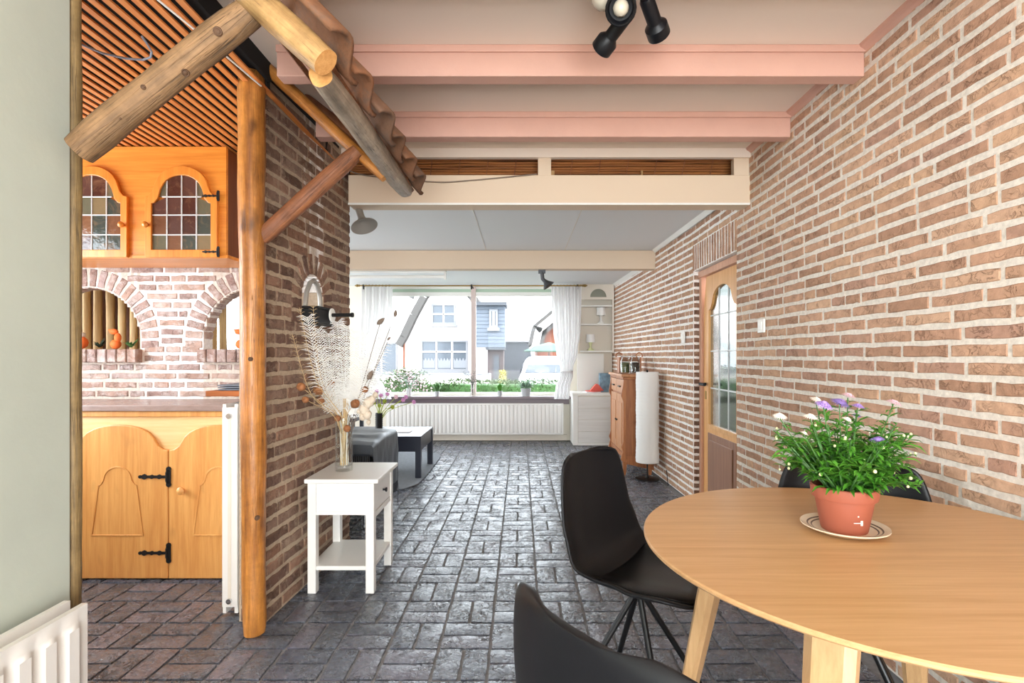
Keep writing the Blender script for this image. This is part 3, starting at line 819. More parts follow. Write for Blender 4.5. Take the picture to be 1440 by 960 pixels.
for k in range(36):            # end of the wall behind the post
    me, mbv = rnd.choice(VE)
    c = PA + Vector((-0.06, -0.003, CHP * (k + 0.5))); pieces.append((me, mbv, Matrix.Translation(c), 0.01))
lay(pieces, partition, 'brick', 'brick_brown', 300)

# ---- kitchen wall with two brick arches
CHK, JK = 0.0545, 0.0125
AR, AZ, RING = 0.32, 1.30, 0.12
ARC = (-2.66, -1.632); SILL = 1.24
KX0, KX1 = -3.25, -1.21
def arch_top(x):
    for c in ARC:
        if abs(x - c) < AR: return AZ + math.sqrt(AR * AR - (x - c) ** 2)
    return None
mb = MB(); yk = KY + 0.003
edges = [KX0, ARC[0] - AR, ARC[0] + AR, ARC[1] - AR, ARC[1] + AR, KX1]
for i in (0, 2, 4): mb.box((edges[i], yk, 0), (edges[i + 1], KY + 0.1, 2.5))
for c in ARC:
    mb.box((c - AR, yk, 0), (c + AR, KY + 0.1, SILL))
    for i in range(32):
        xa = c - AR + 2 * AR * i / 32; xb = xa + 2 * AR / 32
        mb.box((xa, yk, arch_top((xa + xb) / 2)), (xb, KY + 0.1, 2.5))
kw = struct(mb.build('wall_kitchen', 'mortar_white'), 'whitewashed brick kitchen wall with two round arches', 'wall')
VK = make_variants(0.2, CHK - JK, 0.03, 12, 'brick_washed', 41, j=0.006)
rnd = random.Random(43)
def spans_k(k, v):
    if v > 2.45: return None
    if v < SILL - 0.075: return [(0, KX1 - KX0)]
    out = []; a = KX0
    for c in ARC:
        if v < AZ: hw = AR + (RING if v > SILL else 0.015)
        elif v < AZ + AR + RING: hw = math.sqrt((AR + RING) ** 2 - (v - AZ) ** 2)
        else: hw = 0
        if hw > 0:
            out.append((a - KX0, c - hw - 0.01 - KX0)); a = c + hw + 0.01
    out.append((a - KX0, KX1 - KX0))
    return [(p, q) for p, q in out if q - p > 0.03]
V0K = SILL - 0.083 - CHK * 20
pieces = [p for p in wall_pieces((KX0, KY, 0), 0.0, spans_k, CHK, 0.205, JK, VK, 0.2, rnd, v0=V0K + CHK * 14, half=0.3)]
VVK = make_variants(0.108, 0.05, 0.03, 8, 'brick_washed', 44, j=0.005)
for c in ARC:
    n = 20
    for i in range(-1, n + 1):
        a = PI * (i + 0.5) / n; r = AR + RING / 2
        if i in (-1, n): cc = Vector((c + (r if i == -1 else -r), KY, AZ - 0.03)); a = 0
        else: cc = Vector((c + r * math.cos(a), KY, AZ + r * math.sin(a)))
        me, mbv = rnd.choice(VVK)
        pieces.append((me, mbv, Matrix.Translation(cc) @ Matrix.Rotation(-a, 4, 'Y'), 0.02))
    # soffit bricks of the arch, seen in the reveal
    for i in range(20):
        a = PI * (i + 0.5) / 20; me, mbv = rnd.choice(VVK)
        cc = Vector((c + (AR - 0.004) * math.cos(a), KY + 0.055, AZ + (AR - 0.004) * math.sin(a)))
        # front turned to the arch centre, length across the wall
        ez = Vector((-math.sin(a), 0, math.cos(a))); ey = Vector((math.cos(a), 0, math.sin(a))); ex = Vector((0, 1, 0))
        M = Matrix((ex, ey, ez)).transposed().to_4x4(); M.translation = cc
        pieces.append((me, mbv, M @ Matrix.Diagonal((0.85, 1, 0.95, 1)), 0.01))
lay(pieces, kw, 'brick', 'brick_washed', 300)
VSILL = make_variants(0.055, 0.082, 0.15, 6, 'brick_washed', 45, j=0.004, seg=2)
for c in ARC:
    for i in range(11):
        me, mbv = rnd.choice(VSILL); x = c - AR - 0.0 + (i + 0.5) * 0.0605 - 0.012
        o = bpy.data.objects.new('sill_brick', me); COL.objects.link(o); o.parent = kw; o.location = (x, KY - 0.052, SILL - 0.041)

# ---- slatted kitchen ceiling
ck = struct(box((-3.25, 1.44, 2.452), (-1.1, 3.25, 2.468)).build('ceiling_kitchen', 'gap_shade'), 'orange wooden slat ceiling over the kitchen', 'ceiling')
box((-1.1, 1.3, 2.39), (-1.085, 2.3, 2.47)).build('edge_board', 'gap_shade', ck)
me = None
for i in range(44):
    x = -1.115 - i * 0.048
    o = box((-0.0122, 1.46, 2.360), (0.0122, 3.245, 2.3675)).build('slat', 'slat_orange', ck) if me is None else bpy.data.objects.new('slat', me)
    if me is None: me = o.data
    else: COL.objects.link(o); o.parent = ck
    o.location = (x, 0, 0)
for yy in (1.6, 2.3, 3.0): box((-3.24, yy, 2.368), (-1.105, yy + 0.03, 2.451)).build('cross_batten', 'gap_shade', ck)
# ================================================================== TIMBER CANOPY WITH ROOF TILES
can = thing('timber_canopy', 'rustic round-log canopy with clay roof tiles over the kitchen passage', 'canopy')
log('post', (-1.155, 2.29, 0.0), (-1.163, 2.29, 2.42), 0.047, 0.056, 'log_golden', can, 1, label='golden round log post')
log('wall_post', (-1.262, 1.49, 0.0), (-1.262, 1.49, 2.40), 0.020, 0.020, 'log_olive', can, 2, label='slim weathered log along the wall end')
log('gable_log', (-1.197, 1.43, 1.758), (-0.735, 1.44, 2.135), 0.043, 0.041, 'log_grey_brown', can, 3, label='weathered brown log sloping up from the wall')
log('rafter', (PX(322, 1.41), 1.415, PZ(-38, 1.41)), (PX(464, 1.41), 1.385, PZ(94, 1.41)), 0.039, 0.040, 'log_tan', can, 4, label='pale log with a sawn round end')
log('purlin', (-0.556, 1.465, 1.976), (-0.576, 2.64, 2.032), 0.036, 0.044, 'log_silver', can, 5, label='silvery bark-stripped log under the tiles')
log('rafter', (-1.10, 2.31, 2.452), (PX(541, 2.31), 2.31, PZ(250, 2.31)), 0.027, 0.024, 'log_golden', can, 6)
log('strut', (PX(368, 2.3), 2.30, PZ(334, 2.3)), (PX(503, 2.3), 2.30, PZ(212, 2.3)), 0.037, 0.036, 'log_brown', can, 7, label='short brown log brace')
log('rafter', (-1.05, 2.58, 2.46), (-0.55, 2.58, 2.06), 0.025, 0.025, 'log_brown', can, 8)
SL = 0.76; ex = Vector((-math.cos(SL), 0, math.sin(SL))); ez = Vector((math.sin(SL), 0, math.cos(SL))); ey = Vector((0, 1, 0))
def tile_fn(s, t):
    y = t * 0.245 - 0.1225
    z = 0.030 * math.cos((t - 0.30) * 2 * PI * 0.92) * (1 if t < 0.86 else 1.15)
    return (s * 0.36, y, z)
tile = MB().grid(tile_fn, 2, 12).build('roof_tile', 'roof_clay', can, smooth=60, solid=0.013)
first = True; rr = random.Random(5)
for row in range(2):
    for c in range(6):
        o = tile if first else tile.copy()
        if not first: COL.objects.link(o); o.parent = can
        first = False
        base = Vector((-0.478, 1.45 + c * 0.215, 2.012)) + ex * (row * 0.315 + rr.uniform(-.012, .012)) + ez * (0.012 + row * 0.020)
        M = Matrix((ex, ey, ez)).transposed().to_4x4() @ Matrix.Rotation(-0.05 + rr.uniform(-.03, .03), 4, 'Y') @ Matrix.Rotation(rr.uniform(-.04, .04), 4, 'Z'); M.translation = base
        o.matrix_local = M
for k in range(3):
    p = Vector((-0.50, 1.44, 1.985)) + ex * (0.06 + 0.2 * k)
    q = p + Vector((0, 1.2, 0.0)); MB().cyl(p, q, 0.013, n=4).build('batten', 'log_brown', can)

# knots on the logs, each a low dark boss with a ring
def knot(p0, p1, t, r, s, up=0.0):
    p0, p1 = Vector(p0), Vector(p1); ax = (p1 - p0).normalized(); p = p0.lerp(p1, t)
    v = Vector((0, 0, CH)) - p; v = (v - ax * v.dot(ax)).normalized(); w = ax.cross(v); v = (v + w * up).normalized()
    MB().lathe([(0, 0.0030), (s * 0.45, 0.0026), (s * 0.6, 0.0008), (s * 0.8, 0.0016), (s, -0.002)], p + v * r * 0.985, 14, v).build('knot', 'knot_dark', can, smooth=60)
G0, G1 = (-1.197, 1.43, 1.758), (-0.735, 1.44, 2.135)
for t, s, up in ((0.60, 0.011, 0.35), (0.42, 0.008, -0.45), (0.83, 0.013, -0.3), (0.25, 0.007, 0.1)): knot(G0, G1, t, 0.042, s, up)
for t, s, up in ((0.21, 0.012, 0.3), (0.49, 0.011, -0.2), (0.66, 0.009, 0.4)): knot((-1.155, 2.29, 0.0), (-1.163, 2.29, 2.42), t, 0.05, s, up)

# ================================================================== KITCHEN
def ogee(x0, x1, z0, sh, zc, n=20, flat=0.75):
    c = (x0 + x1) / 2; hw = (x1 - x0) / 2; pts = [(x0, z0), (x1, z0), (x1, sh)]
    for i in range(1, n):
        x = x1 - 2 * hw * i / n; s = 1 - abs(x - c) / hw
        pts.append((x, sh + (zc - sh) * ogee_k(s, flat)))
    pts.append((x0, sh)); return pts
def strap_hinge(parent, x, y, z, s=1.0, flip=1):
    m = MB(); k = flip
    m.box((min(x, x - k*0.1*s), y - 0.004, z - 0.006*s), (max(x, x - k*0.1*s), y, z + 0.006*s))
    for j, r in ((0.035, 0.011), (0.07, 0.010), (0.105, 0.013), (0.125, 0.008)):
        m.cyl((x - k*j*s, y - 0.005, z), (x - k*j*s, y, z), r*s, n=8)
    m.box((x - 0.004, y - 0.005, z - 0.03*s), (x + 0.018*s, y, z + 0.03*s))
    for dz in (-0.036, 0.036): m.cyl((x + 0.008*s, y - 0.005, z + dz*s), (x + 0.008*s, y, z + dz*s), 0.012*s, n=8)
    m.cyl((x, y - 0.004, z - 0.022*s), (x, y - 0.004, z + 0.022*s), 0.006*s, n=8)
    return m.build('hinge', 'iron', parent, label='black wrought iron strap hinge')
def knob(parent, x, y, z, mat, r=0.016):
    return MB().lathe([(r*0.5, 0), (r*0.45, 0.008), (r, 0.016), (r*1.05, 0.024), (r*0.6, 0.032), (0, 0.033)], (x, y, z), 14, (0, -1, 0)).build('knob', mat, parent, smooth=50)

# ---- base cabinet
bc = thing('base_cabinet', 'honey oak kitchen base cabinet with arched doors and iron hinges', 'cabinet')
CY = 2.83
box((-3.2, CY + 0.02, 0.0), (-1.335, KY - 0.01, 0.885)).build('body', 'oak_pale', bc)
box((-3.2, CY + 0.004, 0.872), (-1.335, CY + 0.03, 0.902)).build('top_rail', 'oak_honey', bc, bev=0.004)
for i, (xa, xb) in enumerate(((-2.975, -2.434), (-2.43, -1.889), (-1.885, -1.345))):
    dr = MB().prism(ogee(xa, xb, 0.006, 0.695, 0.83), (0, CY, 0), (1, 0, 0), (0, 0, 1), (0, 0.02, 0)).build('door', 'oak_honey', bc, bev=0.005)
    c = (xa + xb) / 2
    # bell-shaped field
    b = [(c - 0.142, 0.235), (c + 0.142, 0.235), (c + 0.105, 0.51)]
    for k in range(1, 24):
        x = c + 0.105 - 0.21 * k / 24; b.append((x, 0.51 + 0.098 * ogee_k(1 - abs(x - c) / 0.105)))
    b.append((c - 0.105, 0.51))
    mb = MB(); n = len(b); e = []
    for (x, z) in b: e.append((c + (x - c) * 0.93, 0.41 + (z - 0.41) * 0.955))
    mb.frame(b, e, (0, CY - 0.004, 0), (1, 0, 0), (0, 0, 1), (0, 0.004, 0)); mb.build('panel_moulding', 'oak_honey', dr, bev=0.0015)
    MB().prism(e, (0, CY - 0.001, 0), (1, 0, 0), (0, 0, 1), (0, 0.001, 0)).build('panel_field', 'oak_honey', dr)
    if i == 0: knob(dr, xb - 0.05, CY, 0.48, 'oak_honey')
    if i == 1:
        strap_hinge(dr, xb - 0.003, CY - 0.001, PZ(670, CY), 1.15); strap_hinge(dr, xb - 0.003, CY - 0.001, PZ(777, CY), 1.15)
        knob(dr, xa + 0.03, CY, 0.48, 'oak_honey', 0.018)
    if i == 2: knob(dr, PX(257, CY), CY, PZ(689, CY), 'oak_honey', 0.02)
wt = tag(box((-3.2, CY - 0.01, 0.903), (-1.30, KY - 0.003, 0.935)).build('worktop', 'worktop', bev=0.004), 'greyish brown worktop on the honey oak base cabinet', 'worktop')

# ---- wall cabinet with leaded doors
UY = 2.92; UB, UT = 1.738, 2.355
uc = thing('wall_cabinet', 'orange oak wall cabinet with arched stained glass doors', 'cabinet')
box((-3.2, UY + 0.02, UB + 0.02), (-1.632, KY - 0.012, UT)).build('body', 'walnut_side', uc)
box((-3.2, UY, UB + 0.02), (-1.627, UY + 0.02, UT)).build('face_board', 'oak_orange_h', uc)
box((-3.2, UY - 0.004, UB), (-1.615, KY - 0.012, UB + 0.0195)).build('bottom_board', 'oak_orange_h', uc, bev=0.003)
def leaded_door(xa, xb, knob_side, hinge_side):
    zb = PZ(362.5, UY)
    yo = UY - 0.02
    xi0, xi1 = xa + 0.036, xb - 0.036
    zi, shi, zci = zb + 0.042, zb + 0.297, zb + 0.452
    # same number of points for the frame's edges
    outer = ogee(xa, xb, zb, zb + 0.335, zb + 0.502); inner = ogee(xi0, xi1, zi, shi, zci)
    dr = MB().frame(outer, inner, (0, yo, 0), (1, 0, 0), (0, 0, 1), (0, 0.02, 0)).build('door', 'oak_orange', uc, bev=0.003)
    hh = lambda x: shi + (zci - shi) * ogee_k(1 - abs(x - (xi0 + xi1) / 2) / ((xi1 - xi0) / 2))
    zr = [zi, zi + 0.083, zi + 0.192, zi + 0.292, 9]; cm_ = MB()
    for i in range(4):
        p, q = xi0 + (xi1 - xi0) * i / 4, xi0 + (xi1 - xi0) * (i + 1) / 4
        for k in range(4):
            if k < 3:
                pts = [(p, zr[k]), (q, zr[k]), (q, min(zr[k+1], 9)), (p, zr[k+1])]
                pts = [(x, min(z, max(hh(x), zr[k] + 0.002))) if 0 < i < 3 or k < 2 else (x, min(z, max(hh(x), zr[k] + .002))) for x, z in pts]
            else: pts = [(p, zr[k]), (q, zr[k])] + [(q + (p - q) * t / 6, max(zr[k] + 0.001, hh(q + (p - q) * t / 6))) for t in range(7)]
            MB().prism(pts, (0, yo + 0.010, 0), (1, 0, 0), (0, 0, 1), (0, 0.003, 0)).build('pane', 'stained_glass', dr)
        if i: cm_.tube([(p, yo + 0.0095, zi + (hh(p) - zi) * t / 6) for t in range(7)], 0.0038, 6)
    for k in (1, 2, 3):
        xs = [xi0 + (xi1 - xi0) * t / 12 for t in range(13)]; xs = [x for x in xs if hh(x) > zr[k] - 0.002]
        cm_.tube([(x, yo + 0.0095, zr[k]) for x in xs], 0.0038, 6)
    cm_.build('lead_came', 'lead', dr)
    knob(dr, xb - 0.017 if knob_side > 0 else xa + 0.017, yo, PZ(318, UY), 'oak_orange', 0.016)
    if hinge_side > 0:
        for py in (277, 355): strap_hinge(dr, xb + 0.004, yo - 0.001, PZ(py, UY), 0.62)
    return dr
leaded_door(PX(207, UY), PX(308, UY), -1, 1)
leaded_door(PX(81, UY), PX(182, UY), 1, 0)
leaded_door(PX(-52, UY), PX(49, UY), -1, 0)

# ---- things on the arch sills
def blades(mb, c, n, L, spread, w, rr, up=0.6, seg=3):
    """pointed leaves rising from c"""
    for i in range(n):
        a = rr.uniform(0, 2 * PI); l = L * rr.uniform(0.6, 1.1); el = rr.uniform(up, 1.0) ; dx, dy = math.cos(a) * spread, math.sin(a) * spread
        p = Vector(c); side = Vector((-math.sin(a), math.cos(a), 0)) * w * rr.uniform(0.7, 1.2)
        pts = []
        for s in range(seg + 1):
            t = s / seg
            pts.append(p + Vector((dx * t * l, dy * t * l, el * l * (t - 0.35 * t * t))))
        vs = []; 
        for s, q in enumerate(pts):
            k = [0.5, 1.0, 0.8, 0.0][s] if seg == 3 else math.sin(PI * (s / seg) * 0.9 + 0.2)
            vs += [q - side * k, q + side * k]
        mb.add(vs, [(2*s, 2*s+1, 2*s+3, 2*s+2) for s in range(seg)])
    return mb
rr = random.Random(9)
for (px, lab, hh_) in ((112, 'round orange ornament with white cap at the post end of the arch sill', 0.10), (162, 'upright orange ornament among dark leaves on the left arch sill', 0.12), (338, 'orange ornament on the right arch sill beside the golden post', 0.12)):
    x = PX(px, KY + 0.02); t = thing('orange_ornament', lab, 'ornament', (x, KY + 0.025, SILL + 0.001))
    mb = MB()
    if px == 112: mb.ball((0, 0, 0.04), 0.045, 12, (1, 0.8, 0.9))
    else:
        mb.ball((0, 0, 0.03), 0.032, 10, (1, 0.8, 0.95)); mb.ball((0.012, 0, 0.07), 0.026, 10, (0.8, 0.7, 1.2)); mb.ball((-0.012, 0, 0.108), 0.022, 10, (1.3, 0.7, 0.8)); mb.cyl((-0.02, 0, 0.11), (-0.045, 0, 0.12), 0.012, 0.004)
    mb.build('body', 'orange_cloth', t, smooth=60)
    if px == 112: MB().ball((0, 0, 0.088), 0.03, 12, (1, .8, .7)).build('cap', 'white_matt', t, smooth=60)
    if px == 338: continue
for (px, lab) in ((140, 'dark trailing leaves lying on the left arch sill'), (184, 'green pointed leaves at the end of the left arch sill')):
    mb = blades(MB(), (0, 0, 0), 18, 0.085, 0.55, 0.009, rr, 0.4)
    o = tag(mb.build('leaf_sprig', 'leaf_dark' if px == 140 else 'leaf_mid'), lab, 'leaves', kind=None); o.location = (PX(px, KY + .03), KY + 0.03, SILL + 0.012)

# ---- row of poles behind the arches
ps = thing('pole_screen', 'row of pale upright wooden poles behind the arches', 'screen')
rr = random.Random(10)
for i in range(15):
    x = -3.12 + i * 0.078 + rr.uniform(-.008, .008)
    log('pole', (x, 3.62, 0.0), (x + rr.uniform(-.015, .015), 3.62, 2.27), 0.026 * rr.uniform(.8, 1.15), 0.024, 'bamboo', ps, i + 20, n=8, end=False)
box((-3.2, 3.68, 0), (-2.32, 3.70, 2.27)).build('back_board', 'log_brown', ps)

# ---- radiators
def rad_panel(parent, name, w, h, pitch, depth, mat='radiator_white', margin=0.045, y=0.0, duty=0.5):
    """embossed sheet panel in the x-z plane facing -y"""
    n = max(1, int((w - 0.03) / pitch)); xs = [0.0, 0.012]; ds = [0, 0]
    off = (w - n * pitch) / 2
    for i in range(n):
        a = off + i * pitch
        for t, dd in ((0.10, 0), (0.25, 1), (0.25 + duty * 0.9, 1), (0.40 + duty * 0.9, 0)): xs.append(a + pitch * t); ds.append(dd)
    xs += [w - 0.012, w]; ds += [0, 0]
    zs = [0, margin * 0.75, margin, h - margin, h - margin * 0.75, h]; kz = [0, 0, 1, 1, 0, 0]
    mb = MB(); m = len(xs)
    for z, k in zip(zs, kz):
        for x, dd in zip(xs, ds): mb.v.append((x, y - depth * dd * k, z))
    for r in range(5):
        for i in range(m - 1): mb.f.append((r*m + i, r*m + i + 1, (r+1)*m + i + 1, (r+1)*m + i))
    # rim and back
    mb.box((0, y + 0.0005, 0), (w, y + 0.016, h))
    return mb.build(name, mat, parent, smooth=35)
r1 = thing('panel_radiator', 'white double-panel radiator below the pale green plaster wall', 'radiator', (-1.135, -0.30, 0.10), PI / 2)
p = rad_panel(r1, 'front_panel', 1.685, 0.452, 0.066, 0.010); p.location = (0, 0.0, 0)
p = rad_panel(r1, 'back_panel', 1.70, 0.452, 0.066, 0.004); p.location = (0, 0.058, 0)
box((0.05, 0.018, 0.02), (1.64, 0.056, 0.40)).build('convector', 'cream_panel', r1)
for x in (0.2, 1.45): box((x, 0.06, 0.1), (x + 0.03, 0.113, 0.35)).build('wall_bracket', 'radiator_white', r1)
r2 = thing('panel_radiator', 'long white ribbed radiator under the window sill', 'radiator', (-1.88, Y_WIN - 0.12, 0.10))
rad_panel(r2, 'front_panel', 2.48, 0.435, 0.0555, 0.008, margin=0.03)
box((0.01, 0.018, 0.01), (2.47, 0.085, 0.43)).build('convector', 'radiator_white', r2)
for x in (0.3, 2.1): box((x, 0.086, 0.1), (x + 0.03, 0.119, 0.35)).build('wall_bracket', 'radiator_white', r2)
r3 = thing('panel_radiator', 'tall white radiator seen edge-on beside the golden log post', 'radiator', (-1.305, 2.44, 0.012), PI / 2)
for y in (0.0, 0.054): 
    p = rad_panel(r3, 'panel', 0.37, 0.965, 0.06, 0.006); p.location = (0, y, 0)
box((0.012, 0.018, 0.03), (0.36, 0.05, 0.95)).build('convector', 'cream_panel', r3)
box((-0.006, 0.0, 0.03), (0.0, 0.07, 0.95)).build('side_cover', 'radiator_white', r3, bev=0.002)
box((-0.009, 0.028, 0.04), (-0.006, 0.042, 0.90)).build('side_groove', 'cream_panel', r3)
for z in (0.06, 0.91): MB().cyl((-0.018, 0.035, z), (0.0, 0.035, z), 0.012).build('plug', 'chrome', r3, smooth=40)
box((0.15, -0.03, 0.4), (0.19, 0.0, 0.44)).build('wall_bracket', 'radiator_white', r3)
sh = tag(box((PX(292, 2.46), 2.44, 1.012), (-1.272, 2.88, 1.037)).build('wall_shelf', 'shelf_brown', bev=0.003), 'short brown wooden shelf above the tall radiator', 'shelf')
def folded(name, w, d_, layers, th, mat, rr):
    mb = MB()
    for k in range(layers):
        o_ = rr.uniform(-.008, .008)
        mb.grid(lambda s, t: (o_ + s * w, t * d_, k * th + th * 0.45 + th * 0.3 * noise.noise(Vector((s * 4, t * 4, k)))), 8, 6)
        mb.box((o_, 0, k * th), (o_ + w * 0.99, d_, k * th + th * 0.6))
    return mb.build(name, mat, None, bev=0.004)
o = tag(folded('folded_cloth', 0.14, 0.22, 3, 0.010, 'cloth_grey', rr), 'folded grey cloth on the short brown shelf', 'cloth'); o.location = (-1.42, 2.47, 1.038)
# cable under the slats
MB().tube([(-1.62, 1.95, 2.348), (-1.57, 1.985, 2.336), (-1.50, 2.01, 2.330), (-1.44, 2.015, 2.328), (-1.40, 2.0, 2.329), (-1.375, 1.97, 2.333), (-1.365, 1.93, 2.34), (-1.362, 1.9, 2.348)], 0.004, 6).build('cable', 'cloth_grey')
tag(bpy.data.objects['cable'], 'loose grey cable hanging under the orange slats', 'cable')
tag(MB().tube([(-1.20, 1.5, 2.348), (-1.14, 1.9, 2.346), (-1.105, 2.25, 2.348)], 0.0035, 6).build('cable', 'plastic_white'), 'thin white cable along the edge of the slat ceiling', 'cable')

# ---- iron mill in the partition niche
nc = PA + (PB - PA).normalized() * NU
dp = (PB - PA).normalized()
im = thing('iron_hand_mill', 'black iron hand mill with white dial and rod in the wall niche', 'mill', (nc.x, nc.y, NZ0 + 0.001), thp)
mb = MB()
mb.box((-0.12, -0.075, 0.0), (0.09, 0.06, 0.012)); mb.box((-0.105, -0.07, 0.012), (0.075, 0.05, 0.085)); mb.box((-0.12, -0.08, 0.085), (0.09, 0.06, 0.097))
mb.build('box', 'iron', im, bev=0.003)
MB().lathe([(0.0, 0), (0.038, 0.0), (0.038, 0.006), (0.03, 0.009), (0, 0.009)], (0.045, -0.08, 0.06), 20, (0, -1, 0)).build('dial', 'white_satin', im, smooth=40, label='white round dial')
MB().cyl((0.03, -0.08, 0.06), (0.03, -0.20, 0.06), 0.010, n=12).cyl((0.03, -0.195, 0.06), (0.03, -0.206, 0.06), 0.013, n=12).build('rod', 'iron', im, smooth=40)
mb = MB(); mb.tube([(-0.10, 0.0, 0.097), (-0.085, 0.0, 0.17), (-0.045, 0.0, 0.225), (0.0, 0.0, 0.245), (0.045, 0.0, 0.225), (0.075, 0, 0.17), (0.085, 0.0, 0.097)], 0.013, 8); mb.build('hoop', 'grey_metal', im, smooth=50)
# ================================================================== DINING
TX, TY, TR, TZ = 0.857, 1.262, 0.548, 0.75
tb = thing('dining_table', 'round pale oak dining table on splayed tapered legs', 'table', (TX, TY, 0))
MB().lathe([(0, TZ - 0.03), (TR - 0.05, TZ - 0.03), (TR - 0.004, TZ - 0.012), (TR, TZ - 0.008), (TR, TZ - 0.003), (TR - 0.003, TZ), (0, TZ)], (0, 0, 0), 120).build('table_top', 'table_oak', tb, smooth=20)
for a in (45, 135, 225, 315):
    c, s = math.cos(math.radians(a)), math.sin(math.radians(a))
    mb = MB(); n = 8
    p0, p1 = Vector((0, 0, 0)), Vector((c * 0.15, s * 0.15, -0.72))
    for (p, hw, hd) in ((p0, 0.045, 0.028), (p0 * 0.65 + p1 * 0.35, 0.040, 0.026), (p1, 0.020, 0.018)):
        for (qx, qy) in ((-1, -.55), (-.6, -1), (.6, -1), (1, -.55), (1, .55), (.6, 1), (-.6, 1), (-1, .55)):
            mb.v.append((p.x + (-s * hw * qx) + c * hd * qy, p.y + c * hw * qx + s * hd * qy, p.z))
    for r in range(2):
        for i in range(n): mb.f.append((r*n + i, r*n + (i+1) % n, (r+1)*n + (i+1) % n, (r+1)*n + i))
    mb.f += [tuple(range(n)), tuple(range(3*n - 1, 2*n - 1, -1))]
    o = mb.build('leg', 'leg_oak', tb); o.location = (c * 0.378, s * 0.378, TZ - 0.031)
mb = MB()
for a in (45, 135):
    c, s = math.cos(math.radians(a)), math.sin(math.radians(a)); mb.cyl((-c * .38, -s * .38, TZ - 0.055), (c * .38, s * .38, TZ - 0.055), 0.024, n=4)
mb.build('under_frame', 'leg_oak', tb)

def cat_rom(pts, n):
    out = []; m = len(pts)
    for i in range(n + 1):
        t = i / n * (m - 1); k = min(int(t), m - 2); f = t - k
        p = [Vector(pts[max(0, min(m - 1, k + j))]) for j in (-1, 0, 1, 2)]
        out.append(0.5 * ((2 * p[1]) + (-p[0] + p[2]) * f + (2*p[0] - 5*p[1] + 4*p[2] - p[3]) * f*f + (-p[0] + 3*p[1] - 3*p[2] + p[3]) * f**3))
    return out
def make_chair():
    t = thing('shell_chair', '', 'chair')
    # (forward, height, half width, edge lift)
    prof = cat_rom([(-0.237, 0.840, 0.110), (-0.2365, 0.833, 0.155), (-0.234, 0.812, 0.194), (-0.222, 0.73, 0.222), (-0.205, 0.62, 0.238), (-0.185, 0.53, 0.248), (-0.148, 0.462, 0.25), (-0.08, 0.432, 0.246),
                    (0.02, 0.425, 0.246), (0.10, 0.432, 0.241), (0.165, 0.438, 0.230), (0.20, 0.437, 0.212), (0.222, 0.431, 0.180), (0.234, 0.422, 0.12), (0.238, 0.414, 0.04)], 34)
    def P(i, s, off=0.0, shrink=1.0):
        p = prof[i]; q = prof[min(i + 1, 34)] - prof[max(i - 1, 0)]
        tx, tz = q.x, q.y; l = math.hypot(tx, tz); nx, nz = -tz / l, tx / l    # normal towards the sitter
        if nz < 0 and i > 16: nx, nz = -nx, -nz
        if i <= 16 and nx < 0: nx, nz = -nx, -nz
        w = p.z * shrink; f = i / 34
        curl = (0.050 if f < 0.30 else 0.062 if f < 0.6 else 0.045 * (1 - (f - 0.6) * 1.6)) * abs(s) ** 2.6 * (0.55 + 0.45 * min(1, f / 0.12))
        return (p.x + nx * (curl + off), s * w, p.y + nz * (curl + off))
    mb = MB(); nv = 16
    mb.grid(lambda u, v: P(round(u * 34), v * 2 - 1), 34, nv)
    mb.build('shell', 'black_plastic', t, smooth=60, solid=0.014, subd=1)
    mb = MB(); i0 = 17
    def pad(u, v):
        i = i0 + round(u * 15); s = (v * 2 - 1) * 0.86
        edge = min(1, 6 * u, 6 * (1 - u), 5 * v, 5 * (1 - v)); edge = max(0, edge)
        return P(i, s, 0.009 + 0.018 * math.sqrt(edge))
    mb.grid(pad, 15, 14).build('seat_pad', 'black_leather', t, smooth=60, solid=0.004, subd=1)
    mb = MB().box((-0.09, -0.09, 0.404), (0.09, 0.09, 0.412)); mb.cyl((0, 0, 0.395), (0, 0, 0.412), 0.045, n=14)
    mb.build('seat_plate', 'black_metal', t)
    for k in range(4):
        a = PI / 4 + k * PI / 2; c, s = math.cos(a), math.sin(a)
        MB().tube([(c * 0.017, s * 0.017, 0.408), (c * 0.017, s * 0.017, 0.375), (c * 0.023, s * 0.023, 0.355), (c * 0.24, s * 0.24, 0.012)], 0.0105, 10).cyl((c * .24, s * .24, 0.014), (c * .243, s * .243, 0.0), 0.013).build('leg', 'black_metal', t, smooth=50)
    return t
ch = make_chair()
def put(o, x, y, ang, label): o.location = (x, y, 0.0); o.rotation_euler = (0, 0, ang); tag(o, label, 'chair', 'black chairs around the round table')
put(ch, 0.413, 1.85, math.atan2(-0.62, 0.78), 'black moulded chair with its seat open to the paved floor')
put(copy_tree(ch), 0.262, 0.832, math.atan2(0.59, 0.81), 'black moulded chair showing only the curved top of its back')
put(copy_tree(ch), 1.035, 1.61, math.atan2(-0.89, -0.40), 'black moulded chair between the round table and the brick wall, behind the plant')

